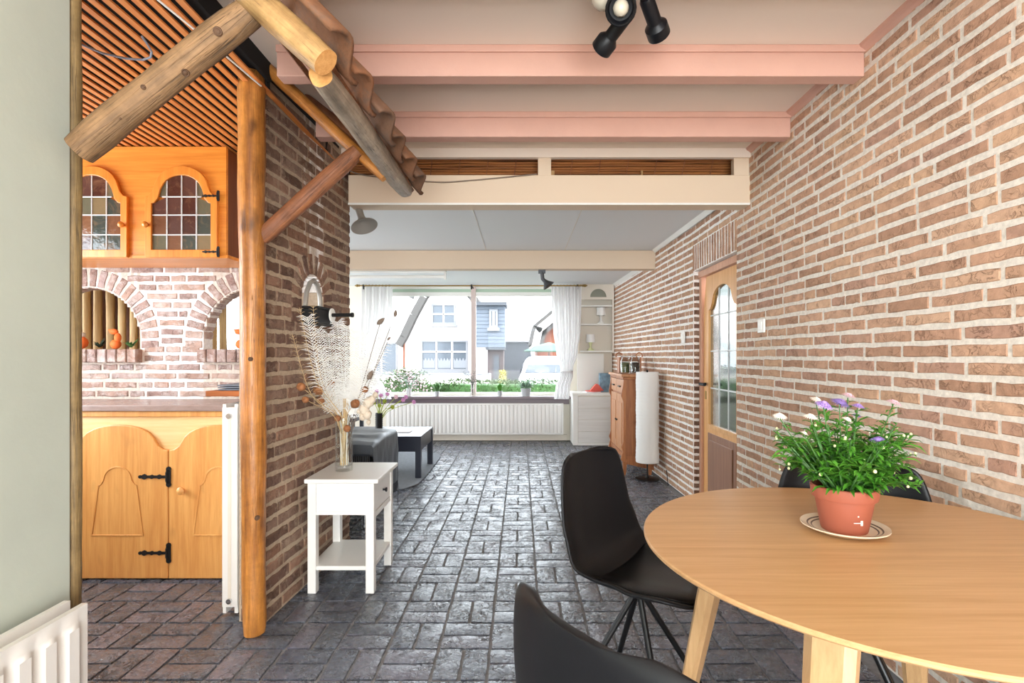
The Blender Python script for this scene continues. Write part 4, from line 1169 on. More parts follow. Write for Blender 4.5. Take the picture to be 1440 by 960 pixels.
# ---- potted aster
rr = random.Random(14)
PXX, PYY = 0.828, 1.352
sa = thing('saucer', 'cream oval saucer with brown rings under the clay pot', 'saucer', (PXX, PYY, TZ + 0.0005))
MB().lathe([(0, 0.0), (0.06, 0.0), (0.088, 0.010), (0.1, 0.016), (0.1, 0.019), (0.086, 0.014), (0.06, 0.006), (0, 0.005)], (0, 0, 0), 48).build('dish', 'saucer_glaze', sa, smooth=50)
mb = MB()
for r, z in ((0.0735, 0.0106), (0.083, 0.0136)): mb.lathe([(r - 0.002, z - 0.0012), (r + 0.002, z + 0.0008)], (0, 0, 0), 48, caps=False)
mb.build('painted_ring', 'saucer_band', sa, label='brown painted rings')
pl = thing('potted_aster', 'flowering aster in a terracotta pot on the round table', 'plant', (PXX, PYY, TZ + 0.006))
MB().lathe([(0, 0.0), (0.051, 0.0), (0.053, 0.004), (0.067, 0.082), (0.0735, 0.083), (0.0755, 0.088), (0.0775, 0.112), (0.074, 0.114), (0.071, 0.112), (0.069, 0.095), (0, 0.093)], (0, 0, 0), 40).build('pot', 'terracotta', pl, smooth=40)
MB().lathe([(0.0, 0.1), (0.0685, 0.098), (0.069, 0.094)], (0, 0, 0), 24).build('soil', 'soil', pl)
mk = MB().box((-0.014, -0.0622, 0.034), (0.002, -0.0612, 0.0355)).box((0.004, -0.0605, 0.028), (0.009, -0.0595, 0.040)).box((-0.006, -0.0650, 0.05), (-0.003, -0.0640, 0.053))
mk.build('printed_mark', 'petal_white', pl, label='small white printed mark')
lv, sm_, bd = MB(), MB(), MB(); tips = []
def leaf(mb, p, dirv, L, w, rr):
    dirv = dirv.normalized(); side = dirv.cross(Vector((0, 0, 1))); side = (side.normalized() if side.length > 1e-3 else Vector((1, 0, 0))) * w
    up = side.cross(dirv).normalized() * L * 0.06; q = [p, p + dirv * L * 0.35 + up, p + dirv * L * 0.7 + up * 0.6, p + dirv * L - up * 1.5 + Vector((0, 0, -L * 0.12))]
    mb.add([q[0], q[1] - side, q[1] + side, q[2] - side * .7, q[2] + side * .7, q[3], q[1] - up, q[2] - up], [(0, 1, 6), (0, 6, 2), (1, 3, 7, 6), (6, 7, 4, 2), (3, 5, 7), (7, 5, 4)])
heads = [(-0.065, -0.02, 0.315, 'petal_violet', 1.15), (-0.012, 0.0, 0.318, 'petal_violet', 1.25), (0.022, -0.02, 0.312, 'petal_violet', 0.9), (0.028, -0.09, 0.238, 'petal_violet', 1.0), (-0.05, 0.04, 0.322, 'petal_white', 1.0), (0.028, 0.03, 0.334, 'petal_pink', 1.05),
         (0.125, 0.0, 0.318, 'petal_pink', 1.1), (-0.098, -0.02, 0.285, 'petal_white', 1.0), (-0.165, 0.0, 0.285, 'petal_white', 0.95), (-0.13, -0.05, 0.25, 'petal_white', 0.6), (0.05, 0.03, 0.285, 'petal_violet', 0.6), (-0.03, -0.06, 0.285, 'petal_white', 0.7)]
stems = [(h[0], h[1], h[2]) for h in heads]
for i in range(74):
    a = rr.uniform(0, 2 * PI); r = 0.165 * math.sqrt(rr.random()); x, y = r * math.cos(a), r * math.sin(a)
    stems.append((x, y, rr.uniform(0.17, 0.30) - r * 0.25))
stems += [(0.15, 0.02, 0.27), (0.168, -0.01, 0.24), (0.14, 0.05, 0.25), (-0.155, 0.04, 0.23), (0.16, 0.03, 0.21)]
for si, (x, y, z) in enumerate(stems):
    b0 = Vector((x * 0.22, y * 0.22, 0.1)); t0 = Vector((x, y, z)); mid = b0 * 0.5 + t0 * 0.5 + Vector((x * 0.12, y * 0.12, 0.025))
    pts = cat_rom([b0, mid, t0], 8); sm_.tube(pts, [0.0022] * 5 + [0.0014] * 4, 5)
    for k in range(20):
        t = 0.18 + 0.8 * k / 20 + rr.uniform(-.03, .03); p = pts[min(8, int(t * 8))].lerp(pts[min(8, int(t * 8) + 1)], t * 8 - int(t * 8))
        a = rr.uniform(0, 2 * PI); dv = Vector((math.cos(a), math.sin(a), rr.uniform(-0.15, 0.75)))
        L = rr.uniform(0.034, 0.062) * (1.25 - 0.75 * t); leaf(lv, p, dv, L, L * rr.uniform(0.11, 0.17), rr)
    if si >= 12:
        for q in range(rr.choice((0, 1, 1))):
            c = t0 + Vector((rr.uniform(-.012, .012), rr.uniform(-.012, .012), rr.uniform(-0.012, .006))); bd.ball(c, rr.uniform(.0028, .0048), 6)
for i in range(16):
    a = rr.uniform(PI, 2 * PI); p = Vector((0.05 * math.cos(a), 0.05 * math.sin(a), 0.112)); leaf(lv, p, Vector((math.cos(a), math.sin(a), rr.uniform(0.0, 0.5))), rr.uniform(.04, .06), 0.007, rr)
for i in range(7):
    a = rr.choice((rr.uniform(-0.3, 0.3), rr.uniform(PI - 0.3, PI + 0.3))); p = Vector((0.13 * math.cos(a), 0.1 * math.sin(a), rr.uniform(0.17, 0.24))); leaf(lv, p, Vector((math.cos(a), math.sin(a), rr.uniform(-0.25, 0.2))), rr.uniform(.05, .075), 0.0035, rr)
lv.build('foliage', 'leaf_green', pl, smooth=80, kind='stuff'); sm_.build('stems', 'leaf_mid', pl, smooth=60); bd.build('buds', 'bud_cream', pl, smooth=60, kind='stuff')
def aster_head(mat, s):
    mb = MB()
    for ring, (n, r, z) in enumerate(((22, 0.021, 0.002), (16, 0.015, 0.005), (10, 0.009, 0.007))):
        for k in range(n):
            a = 2 * PI * k / n + ring * 0.2; c, q = math.cos(a), math.sin(a); w = 0.0022
            mb.add([(c*.003 + q*w*.5, q*.003 - c*w*.5, z), (c*.003 - q*w*.5, q*.003 + c*w*.5, z), (c*r*.6 - q*w, q*r*.6 + c*w, z + .004), (c*r*.6 + q*w, q*r*.6 - c*w, z + .004), (c*r, q*r, z + 0.0005)], [(0, 1, 2, 3), (3, 2, 4)])
    return mb
for (x, y, z, mt, s) in heads:
    o = aster_head(mt, s).build('flower', mt, pl); o.location = (x, y, z); o.scale = (s, s, s * 1.1); o.rotation_euler = (0.35 + rr.uniform(-.2, .2), rr.uniform(-.25, .25), rr.uniform(0, 3))

# ---- ceiling spotlight
SY = 1.72
sp = thing('ceiling_spotlight', 'black three-head spotlight cluster on the cream ceiling', 'spotlight', (PX(880, SY), SY, Z_NEAR))
MB().lathe([(0, 0), (0.055, 0), (0.055, -0.02), (0.045, -0.03), (0, -0.03)][::-1], (0, 0, 0), 24).build('ceiling_rose', 'black_metal', sp, smooth=40)
MB().cyl((0, 0, -0.03), (0, 0, -0.10), 0.012).ball((0, 0, -0.10), 0.028, 12).build('stem', 'dark_grey_metal', sp, smooth=50)
def spot(parent, p, q, r):
    p, q = Vector(p), Vector(q); L = (q - p).length
    o = MB().lathe([(0, 0), (r * 0.8, 0.002), (r, 0.012), (r, L * 0.62), (r * 1.05, L * 0.64), (r * 1.6, L * 0.74), (r * 1.62, L * 0.985), (r * 1.5, L), (r * 1.35, L * 0.97), (r * 1.2, L * 0.8), (0, L * 0.78)], p, 22, q - p).build('spot_head', 'black_plastic', parent, smooth=40)
    MB().ball(p + (q - p) * 0.86, r * 0.85, 12).build('bulb', 'bulb_glass', o, smooth=60)
    return o
hx, hz = PX(880, SY), Z_NEAR
def L3(px, py, Y): return (PX(px, Y) - hx, Y - SY, PZ(py, Y) - hz)
spot(sp, L3(884, 18, 1.74), L3(845, 70, 1.86), 0.0235)
spot(sp, L3(908, -4, 1.74), L3(927, 50, 1.86), 0.0245)
spot(sp, L3(874, 2, 1.76), L3(873, 13, 1.64), 0.030)
gl = MB().ball(L3(850, -6, 1.72), 0.045, 16); gl.build('glass_globe', 'bulb_glass', sp, smooth=60)

# ---- wall switches
def switch(loc, rz, label, w=0.08, h=0.08):
    t = thing('light_switch', label, 'switch', loc, rz)
    box((-w/2, -0.012, -h/2), (w/2, 0.0, h/2)).build('plate', 'plastic_white', t, bev=0.003)
    box((-w*0.28, -0.019, -h*0.28), (w*0.28, -0.012, h*0.28)).build('rocker', 'plastic_white', t, bev=0.003)
ys = F * XR / (1073 - VX); switch((XR - 0.003, ys, PZ(458, ys)), -PI / 2, 'white square light switch on the brick wall near the table')
ys = 4.52; switch((XR - 0.012, ys, PZ(474, ys)), -PI / 2, 'white light switch on the brick wall past the door', 0.08, 0.10)

# ================================================================== LIVING ROOM
# ---- white side table with drawer
st_ = thing('side_table', 'small white side table with drawer beside the brick partition', 'table', (-1.075, 2.665, 0))
W, D, H = 0.335, 0.40, 0.58
for (x, y) in ((0, 0), (W - 0.042, 0), (0, D - 0.042), (W - 0.042, D - 0.042)):
    box((x, y, 0.0), (x + 0.042, y + 0.042, H - 0.022)).build('leg', 'white_satin', st_, bev=0.002)
box((-0.012, -0.016, H - 0.022), (W + 0.026, D + 0.014, H)).build('top', 'white_satin', st_, bev=0.005)
mb = MB().box((0.042, 0.010, 0.395), (W - 0.042, 0.022, H - 0.022)).box((0.008, 0.042, 0.395), (0.02, D - 0.042, H - 0.022)).box((0.042, D - 0.024, 0.395), (W - 0.042, D - 0.012, H - 0.022))
mb.build('apron', 'white_satin', st_)
mb = MB().box((0.042, 0.004, 0.395), (W - 0.042, 0.010, 0.415)).box((0.042, 0.004, H - 0.045), (W - 0.042, 0.010, H - 0.022)); mb.build('apron_rail', 'white_satin', st_, bev=0.0015)
box((W - 0.03, 0.042, 0.372), (W - 0.004, D - 0.042, 0.398)).build('drawer_rail', 'white_satin', st_)
dr = box((W - 0.024, 0.046, 0.402), (W - 0.006, D - 0.046, H - 0.03)).build('drawer', 'white_satin', st_, bev=0.003)
MB().lathe([(0.006, 0), (0.005, 0.01), (0.012, 0.016), (0.012, 0.022), (0, 0.024)], (W - 0.006, D / 2, 0.475), 14, (1, 0, 0)).build('knob', 'black_metal', dr, smooth=50, label='black drawer knob')
box((0.006, 0.006, 0.115), (W - 0.006, D - 0.006, 0.137)).build('shelf', 'white_satin', st_, bev=0.003)

# ---- glass vase with dried flowers
VXp, VYp = -0.955, 2.86
va = thing('glass_vase', 'tall clear glass cylinder vase on the white side table', 'vase', (VXp, VYp, H + 0.0005))
MB().lathe([(0, 0), (0.044, 0), (0.0455, 0.004), (0.0455, 0.285), (0.043, 0.285), (0.042, 0.028), (0, 0.022)], (0, 0, 0), 36).build('glass', 'glass_clear', va, smooth=40)
bq = thing('dried_bouquet', 'dried bouquet of white feathers, brown pods and grass stems in the glass vase', 'bouquet', (VXp, VYp, H + 0.03))
rr = random.Random(18)
def V(px, py, dy=0.0):        # point of the bouquet, relative to its base, kept clear of the wall
    dy = min(dy, 1.045 * F / (VX - px) - VYp); Y = VYp + dy; return Vector((PX(px, Y) - VXp, dy, PZ(py, Y) - H - 0.03))
def feather(tip, dy, bar, nb, L, bend=0.0, mat='feather_white'):
    nb = int(nb * (1.05 if mat == 'feather_white' else 0.8)); bar *= 1.15 if mat == 'feather_white' else 0.7
    base = Vector((rr.uniform(-.02, .02), rr.uniform(-.02, .02), 0.0)); t = V(tip[0], tip[1], dy)
    mid = base.lerp(t, 0.5) + Vector((bend, 0, 0.0)); pts = cat_rom([base, Vector((base.x * .9 + t.x * 0.1, base.y * .9 + t.y * .1, 0.25)), mid.lerp(t, 0.15), t], 24)
    mb = MB(); mb.tube(pts, [0.0022] * 12 + [0.0016] * 7 + [0.001] * 6, 5)
    for k in range(nb):
        f = 0.40 + 0.60 * k / nb; i = min(23, int(f * 24)); p = pts[i].lerp(pts[i + 1], f * 24 - i); tg = (pts[i + 1] - pts[i]).normalized()
        ax = tg.cross(Vector((rr.uniform(-.35, .35), 1, rr.uniform(-.2, .2)))).normalized()
        for s in (-1, 1):
            l = bar * (0.55 + 0.45 * math.sin(PI * min(1, (f - 0.3) * 1.35))) * rr.uniform(0.8, 1.15)
            v1 = p + ax * s * l * 0.5 + tg * l * 0.42 + Vector((0, rr.uniform(-.006, .006), 0)); v2 = p + ax * s * l * 0.95 + tg * l * 0.55 + Vector((0, rr.uniform(-.01, .01), -l * 0.12)); w = tg * (0.0019 if mat == 'feather_white' else 0.0009)
            mb.add([p - w, p + w, v1 + w, v1 - w, v2], [(0, 1, 2, 3), (3, 2, 4)])
    mb.build('feather', mat, bq)
for (tip, dy, bar, nb, L, bend) in (((432, 445), -.06, .055, 46, 1, -.01), ((447, 462), .02, .06, 46, 1, -.01), ((462, 468), -.02, .06, 46, 1, .0), ((474, 452), .04, .065, 50, 1, .01), ((488, 458), -.05, .065, 50, 1, .0), ((500, 468), .03, .065, 50, 1, .0),
                                    ((514, 470), .07, .065, 48, 1, .0), ((528, 478), -.03, .06, 46, 1, .0), ((541, 468), .03, .06, 46, 1, .0), ((452, 492), -.07, .055, 40, 1, .0), ((468, 500), .06, .06, 40, 1, .0), ((508, 506), -.06, .06, 40, 1, .0)):
    feather(tip, dy, bar, nb, L, bend)
for tip, dy in (((421, 432), -.05), ((440, 428), .01), ((411, 470), -.03)): feather(tip, dy, .05, 34, 1, -0.03, 'straw')
for (px, py, dy, r) in ((424, 544, -.03, .021), (430, 562, -.05, .017), (448, 549, -.04, .026), (451, 563, -.02, .02), (466, 540, -.03, .02), (465, 555, .0, .02), (513, 548, -.02, .018), (499, 568, -.06, .024), (475, 588, -.05, .017), (488, 602, -.06, .019)):
    q = V(px, py, dy); b0 = Vector((rr.uniform(-.02, .02), rr.uniform(-.02, .02), 0.02)); dv = (q - Vector((0, 0, 0.26))).normalized()
    o = MB().lathe([(0, -r), (r * .55, -r * .85), (r, -r * .1), (r * .95, r * .35), (r * .7, r * .9), (r * .3, r * .95), (0, r * .7)], q, 12, dv).build('seed_pod', 'pod_brown', bq, smooth=60)
    MB().tube(cat_rom([b0, Vector((q.x * .18, q.y * .2, 0.25)), q], 8), 0.0016, 5).build('stem', 'straw', o)
for (px, py, dy, r, d1) in ((535, 452, -.04, .014, (.6, 0, .5)), (556, 441, .03, .011, (.1, 0, .8)), (547, 476, .0, .007, (.7, 0, .7)), (520, 528, -.04, .015, (.4, 0, .8))):
    q = V(px, py, dy); o = MB().lathe([(0, -r * 1.8), (r * .6, -r * 1.2), (r, -r * .2), (r * .7, r), (0.001, r * 2.1)], q, 8, d1).build('dried_bud', 'bud_grey', bq, smooth=60)
    b0 = Vector((rr.uniform(-.02, .02), rr.uniform(-.02, .02), 0.02)); MB().tube(cat_rom([b0, Vector((q.x * .25, q.y * .2, 0.26)), q], 10), 0.0018, 5).build('stem', 'bud_grey', o)
for i in range(12):
    a = rr.uniform(0, 2 * PI); r1_ = rr.uniform(0.005, 0.03); MB().tube([(r1_ * math.cos(a), r1_ * math.sin(a), 0.0), (r1_ * .6 * math.cos(a + .6), r1_ * .6 * math.sin(a + .6), 0.16), (r1_ * 1.2 * math.cos(a + 1), r1_ * 1.2 * math.sin(a + 1), 0.36)], 0.0022, 5).build('stalk', 'straw', bq)
mb = MB()
for (px, py, r) in ((518, 566, .030), (512, 575, .030), (523, 562, .022), (516, 583, .026), (510, 586, .02), (518, 594, .013), (528, 555, .016), (506, 578, .018)):
    mb.ball(V(px, py, -.02), r, 14)
mb.v = [tuple(Vector(v) * (1 + 0.03 * noise.noise(Vector(v) * 90))) for v in mb.v]
mb.build('pampas_tuft', 'plush_beige', bq, smooth=80, label='soft beige fluffy tuft')

# ---- sofa end with dark throw
sf = thing('sofa', 'black leather sofa end behind the white side table', 'sofa', (-1.985, 3.62, 0))
box((0.0, 0.0, 0.10), (0.965, 0.70, 0.40)).build('base', 'sofa_black', sf, bev=0.03)
mb = MB().prism([(0.0, 0.0), (0.70, 0.0), (0.70, 0.15), (0.66, 0.175), (0.33, 0.185), (0.04, 0.175), (0.0, 0.15)], (0, 0, 0.405), (0, 1, 0), (0, 0, 1), (0.955, 0, 0)); mb.build('armrest', 'sofa_black', sf, bev=0.025)
for x in (0.90, 0.06):
    for y in (0.06, 0.63): MB().cyl((x, y, 0.0), (x, y, 0.10), 0.022, n=14).build('foot', 'chrome', sf, smooth=40, label='chrome foot')
def throw(u, v):
    # u over the arm from its near edge to its far edge, v along x and down the outer side
    near = 0.03 + 0.10 * noise.noise(Vector((v * 2, 0, 3)))
    y = -0.012 + u * 0.74; z = 0.602 + 0.012 * math.sin(PI * u)
    if u < 0.08: z -= (0.08 - u) * (0.9 + 6 * max(0, near)); y = -0.012
    if u > 0.94: z -= (u - 0.94) * 3.2; y = 0.712
    r = 0.014 * noise.noise(Vector((v * 4 + u * 2, u * 4, 1))) + 0.006 * noise.noise(Vector((v * 11, u * 10 + v * 4, 5)))
    s = 0.30 + v * 1.12
    if s < 0.955: return (s, y, z + r)
    d_ = s - 0.955; c = min(d_, 0.03)
    return (0.955 + c * 0.75 + abs(r) * min(1, d_ * 6), y, z + r * max(0, 1 - d_ * 12) - max(0, d_ - 0.012) * 0.92)
tw = tag(MB().grid(throw, 60, 60).build('throw_blanket', 'throw_dark', None, smooth=70, solid=0.004), 'dark grey fringed throw draped over the sofa arm', 'blanket'); tw.location = (-1.985, 3.62, 0)
fr_ = MB()
for i in range(80):
    p = Vector(throw(i / 79, 1.0)); fr_.tube([p, p + Vector((.003, rr.uniform(-.004, .004), -0.03)), p + Vector((.002, rr.uniform(-.008, .008), -0.07))], [0.003, 0.0025, 0.001], 4)
    p = Vector(throw(0.0, i / 79))
    if p.x < 0.955: fr_.tube([p, p + Vector((rr.uniform(-.004, .004), -.003, -0.03)), p + Vector((rr.uniform(-.008, .008), -.002, -0.06))], [0.003, 0.0025, 0.001], 4)
fr_.build('fringe', 'throw_dark', tw, kind='stuff')

# ---- rug and coffee table
rug = MB(); N = 40
out = []
for i in range(N):
    a = 2 * PI * i / N; c, s = math.cos(a), math.sin(a); e = 7
    k = (abs(c) ** e + abs(s) ** e) ** (-1 / e); out.append((-2.05 + 1.11 * c * k, 5.62 + 0.97 * s * k))
rug.prism(out, (0, 0, 0.001), (1, 0, 0), (0, 1, 0), (0, 0, 0.009))
tag(rug.build('rug', 'rug_grey'), 'plain grey rug under the black coffee table', 'rug')
ct = thing('coffee_table', 'low black coffee table with square legs on the grey rug', 'table', (-2.0, 5.14, 0.010))
W, D = 1.03, 0.72
box((0, 0, 0.385), (W, D, 0.405)).build('top', 'table_black', ct, bev=0.003)
mb = MB().box((0.02, 0.01, 0.255), (W - 0.01, 0.035, 0.385)).box((W - 0.035, 0.03, 0.255), (W - 0.01, D - 0.03, 0.385)).box((0.02, D - 0.035, 0.255), (W - 0.01, D - 0.01, 0.385)).box((0.01, 0.03, 0.255), (0.035, D - 0.03, 0.385))
mb.build('apron', 'table_black', ct)
for (x, y) in ((0, 0), (W - 0.055, 0), (0, D - 0.055), (W - 0.055, D - 0.055)): box((x, y, 0), (x + 0.055, y + 0.055, 0.386)).build('leg', 'table_black', ct, bev=0.002)
tt = 0.4155
o = thing('black_vase', 'black ribbed cylinder vase on the coffee table', 'vase', (PX(533, 5.35), 5.35, tt))
prof = [(0, 0), (0.035, 0)]
for k in range(9): prof += [(0.038, 0.008 + k * 0.022), (0.034, 0.019 + k * 0.022)]
prof += [(0.036, 0.205), (0.03, 0.205), (0.03, 0.05), (0, 0.05)]
MB().lathe(prof, (0, 0, 0), 18).build('body', 'pot_black', o, smooth=40)
fl = thing('flower_spray', 'pink and yellow-green flower spray in the black vase', 'flowers', (PX(533, 5.35), 5.35, tt + 0.06))
rr = random.Random(23)
for i, (px, py, dy, mt) in enumerate(((530, 550, -.03, 'petal_mauve'), (536, 556, .02, 'petal_mauve'), (557, 558, .0, 'petal_pink'), (567, 562, -.04, 'petal_mauve'), (571, 558, .03, 'petal_mauve'), (582, 565, .0, 'petal_mauve'), (545, 554, .03, 'petal_mauve'), (526, 566, .0, 'stem_yellow_green'), (534, 570, -.02, 'stem_yellow_green'), (552, 572, .02, 'stem_yellow_green'), (541, 564, .03, 'stem_yellow_green'))):
    Y = 5.35 + dy; q = Vector((PX(px, Y) - PX(533, 5.35), dy, PZ(py, Y) - tt - 0.06)); r = 0.026
    mb = MB()
    for k in range(7):
        a = 2 * PI * k / 7; c, s = math.cos(a) * r, math.sin(a) * r
        mb.add([q, q + Vector((c * .6 - s * .3, -.006, s * .6 + c * .3)), q + Vector((c, -.002, s)), q + Vector((c * .6 + s * .3, -.006, s * .6 - c * .3))], [(0, 1, 2, 3)])
    mb.ball(q, r * 0.35, 6); o2 = mb.build('flower', mt, fl)
    MB().tube(cat_rom([Vector((0, 0, 0)), Vector((q.x * .25, q.y * .3, 0.16)), q], 6), 0.003, 5).build('stem', 'stem_yellow_green', o2)
tag(box((-0.09, -0.06, 0), (0.09, 0.06, 0.006)).build('magazine', 'paper', bev=0.001), 'pale folded magazine lying on the coffee table', 'magazine').location = (-1.22, 5.45, tt + 0.0005)
et = thing('end_table', 'small end table with white top and dark rim behind the sofa', 'table', (-2.15, 6.25, 0.011))
box((-0.25, -0.2, 0.47), (0.25, 0.2, 0.49)).build('top', 'white_satin', et, bev=0.003); box((-0.25, -0.2, 0.43), (0.25, 0.2, 0.47)).build('apron', 'table_black', et)
for x in (-0.22, 0.22):
    for y in (-0.17, 0.17): box((x - 0.02, y - 0.02, 0), (x + 0.02, y + 0.02, 0.43)).build('leg', 'table_black', et)
o = tag(MB().lathe([(0, 0), (0.04, 0), (0.042, 0.008), (0.012, 0.02), (0.008, 0.09), (0.018, 0.1), (0.008, 0.11), (0.01, 0.16), (0.028, 0.17), (0.03, 0.19), (0, 0.19)], (0, 0, 0), 16).build('candlestick', 'black_metal', None, smooth=50), 'black turned candlestick on the end table', 'candlestick'); o.location = (-1.93, 6.2, 0.502)

# ---- built-in unit right of the window
plain('recess_sage', rgb(150,152,138), 0.7)
bu = thing('builtin_cupboard', 'cream built-in cupboard with open shelves and arched recess beside the window', 'cupboard')
UYF = 7.08; xl, xr = PX(806, UYF), 1.285
box((xl + 0.02, UYF + 0.012, 0), (xr, Y_WIN - 0.002, 0.665)).build('body', 'cream_panel', bu)
box((xl, UYF, 0), (xl + 0.065, UYF + 0.02, 0.665)).build('side_stile', 'white_matt', bu, bev=0.002)
box((xl, UYF + 0.02, 0), (xl + 0.02, Y_WIN - 0.002, 0.665)).build('side_panel', 'white_matt', bu)
for k in range(4):
    z0 = 0.035 + k * 0.155; box((xl + 0.068, UYF, z0), (xr, UYF + 0.012, z0 + 0.151)).build('plank', 'whitewash_h', bu, bev=0.0015)
box((xl + 0.068, UYF - 0.006, 0), (xr, UYF + 0.004, 0.033)).build('plinth', 'white_matt', bu)
box((xl - 0.012, UYF - 0.015, 0.666), (xr, Y_WIN - 0.002, 0.70)).build('top', 'white_matt', bu, bev=0.004)
SYF = 7.30; sx0, sx1 = PX(813, SYF), 1.292
zt0, zt1 = PZ(418, SYF), Z_FAR - 0.002
cx = PX(841.5, SYF); ra = 11.5 * SYF / F
pts_o, pts_i = [], []
n = 24
arc = [(cx + ra * math.cos(PI * i / n), zt0 + 0.005 + ra * math.sin(PI * i / n)) for i in range(n + 1)]
mb = MB()
mb.box((sx0, SYF, zt0 - 0.03), (sx1, SYF + 0.02, zt0 + 0.005)); mb.box((sx0, SYF, zt0 + 0.005), (cx - ra, SYF + 0.02, zt1)); mb.box((cx + ra, SYF, zt0 + 0.005), (sx1, SYF + 0.02, zt1))
for i in range(n):
    (xa, za), (xb, zb) = arc[i], arc[i + 1]
    mb.prism([(xb, zb), (xa, za), (xa, zt1), (xb, zt1)], (0, SYF, 0), (1, 0, 0), (0, 0, 1), (0, 0.02, 0))
mb.build('arched_head', 'cream_panel', bu)
box((cx - ra - .01, SYF + .06, zt0), (cx + ra + .01, SYF + .07, zt0 + ra + .02)).build('recess_back', 'recess_sage', bu)
zb_ = PZ(496, SYF)
box((PX(861, SYF), SYF, zb_), (sx1, SYF + 0.02, zt0 - 0.03)).build('side_stile', 'cream_panel', bu)
box((sx0, SYF, zb_), (sx0 + 0.02, Y_WIN - 0.002, zt0 - 0.03)).build('side_panel', 'cream_panel', bu)
box((sx0, SYF + 0.15, 0.70), (sx1, SYF + 0.17, zt1)).build('back_panel', 'cream_panel', bu)
for py in (431, 457, 495): box((sx0 + 0.02, SYF + 0.004, PZ(py, SYF)), (sx1 - 0.004, SYF + 0.15, PZ(py, SYF) + 0.022)).build('shelf', 'white_matt', bu, bev=0.002)
box((sx0 + 0.0, SYF + 0.12, 0.701), (PX(851, SYF), SYF + 0.14, zb_ - 0.01)).build('plain_board', 'white_matt', bu)
def table_lamp(px, pyb, label, tint):
    t = thing('table_lamp', label, 'lamp', (PX(px, 7.36), 7.36, PZ(pyb, SYF) + 0.0225))
    MB().lathe([(0, 0), (0.048, 0), (0.05, 0.01), (0.018, 0.035), (0.015, 0.075), (0.03, 0.115), (0, 0.12)], (0, 0, 0), 20).build('base', tint, t, smooth=50)
    MB().lathe([(0.058, 0.115), (0.062, 0.115), (0.058, 0.225), (0.054, 0.225), (0.058, 0.115)], (0, 0, 0), 24).build('shade', 'paper_shade', t, smooth=40)
table_lamp(845, 457, 'small white table lamp on the middle shelf of the built-in cupboard', 'white_satin'); table_lamp(830.5, 495, 'small cream table lamp on the lowest shelf of the built-in cupboard', 'bud_cream')
bt = 0.7005
o = tag(box((-0.075, -0.02, 0), (0.075, 0.02, 0.26)).build('picture_box', 'book_blue', bev=0.002), 'blue picture box standing on the cupboard top', 'box'); o.location = (PX(850, 7.3), 7.3, bt); o.rotation_euler = (0, 0, 0.15)
for k, (mt, lab, w) in enumerate((('paper', 'pale magazine at the bottom of the pile on the cupboard', 0.2), ('book_red', 'red booklet on top of the magazine on the cupboard', 0.13))):
    o = tag(box((-w / 2, -0.09, 0), (w / 2, 0.09, 0.012)).build('magazine', mt, bev=0.001), lab, 'magazine'); o.location = (PX(832, 7.2) + 0.02 * k, 7.2, bt + k * 0.0125); o.rotation_euler = (0, 0, 0.2 + 0.3 * k)
o = tag(MB().prism([(-0.09, 0), (0.09, 0), (0.02, 0.085), (-0.01, 0.09)], (0, -0.05, 0), (1, 0, 0), (0, 0, 1), (0, 0.1, 0)).build('paper_tent', 'book_red', bev=0.002), 'small red folded packet beside the blue box on the cupboard', 'packet'); o.location = (PX(838, 7.28), 7.22, bt + 0.026)

# ---- pine cabinet
pc = thing('pine_cabinet', 'tall narrow pine cabinet with two drawers and two doors against the brick wall', 'cabinet', (1.04, 5.3, 0))
cw, cd, chh = 0.30, 0.76, 1.015
box((0.012, 0.02, 0.16), (cw, cd - 0.02, chh - 0.03)).build('body', 'pine_cabinet', pc)
box((-0.03, -0.02, chh - 0.028), (cw, cd + 0.02, chh)).build('top', 'pine_front', pc, bev=0.006); box((-0.012, -0.004, chh - 0.055), (cw, cd + 0.004, chh - 0.029)).build('top_moulding', 'pine_cabinet', pc, bev=0.006)
for s, (ya, yb) in enumerate(((0.03, 0.375), (0.385, 0.73))):
    dr = box((-0.004, ya, 0.82), (0.012, yb, 0.955)).build('drawer', 'pine_front', pc, bev=0.004)
    ym = (ya + yb) / 2; box((-0.022, ym - 0.05, 0.875), (-0.004, ym + 0.05, 0.89)).build('handle', 'black_metal', dr, bev=0.003, label='black bar handle')
    dd = box((-0.004, ya, 0.22), (0.012, yb, 0.80)).build('door', 'pine_front', pc, bev=0.004)
    box((-0.01, ya + 0.06, 0.30), (-0.003, yb - 0.06, 0.72)).build('raised_panel', 'pine_front', dd, bev=0.006)
    MB().lathe([(0.006, 0), (0.012, 0.014), (0, 0.018)], (-0.004, yb - 0.03 if s == 0 else ya + 0.03, 0.52), 10, (-1, 0, 0)).build('knob', 'black_metal', dd, smooth=50)
for (ya, yb) in ((0.0, 0.028), (cd - 0.028, cd)):   # scrolled corner posts
    mb = MB().prism([(0.02, 0.14), (0.02, 0.97), (-0.004, 0.97), (-0.012, 0.90), (-0.03, 0.80), (-0.008, 0.74), (-0.008, 0.34), (-0.028, 0.28), (-0.012, 0.24), (-0.034, 0.16), (-0.02, 0.14)], (0, ya, 0), (1, 0, 0), (0, 0, 1), (0, yb - ya, 0)); mb.build('scroll_post', 'pine_cabinet', pc, bev=0.003)
mb = MB().prism([(-0.012, 0.12), (cw, 0.05), (cw, 0.20), (-0.012, 0.20)], (0, 0.004, 0), (1, 0, 0), (0, 0, 1), (0, 0.016, 0)); mb.build('side_skirt', 'pine_cabinet', pc, bev=0.003)
box((-0.008, 0.02, 0.17), (0.012, cd - 0.02, 0.215)).build('front_skirt', 'pine_cabinet', pc, bev=0.003)
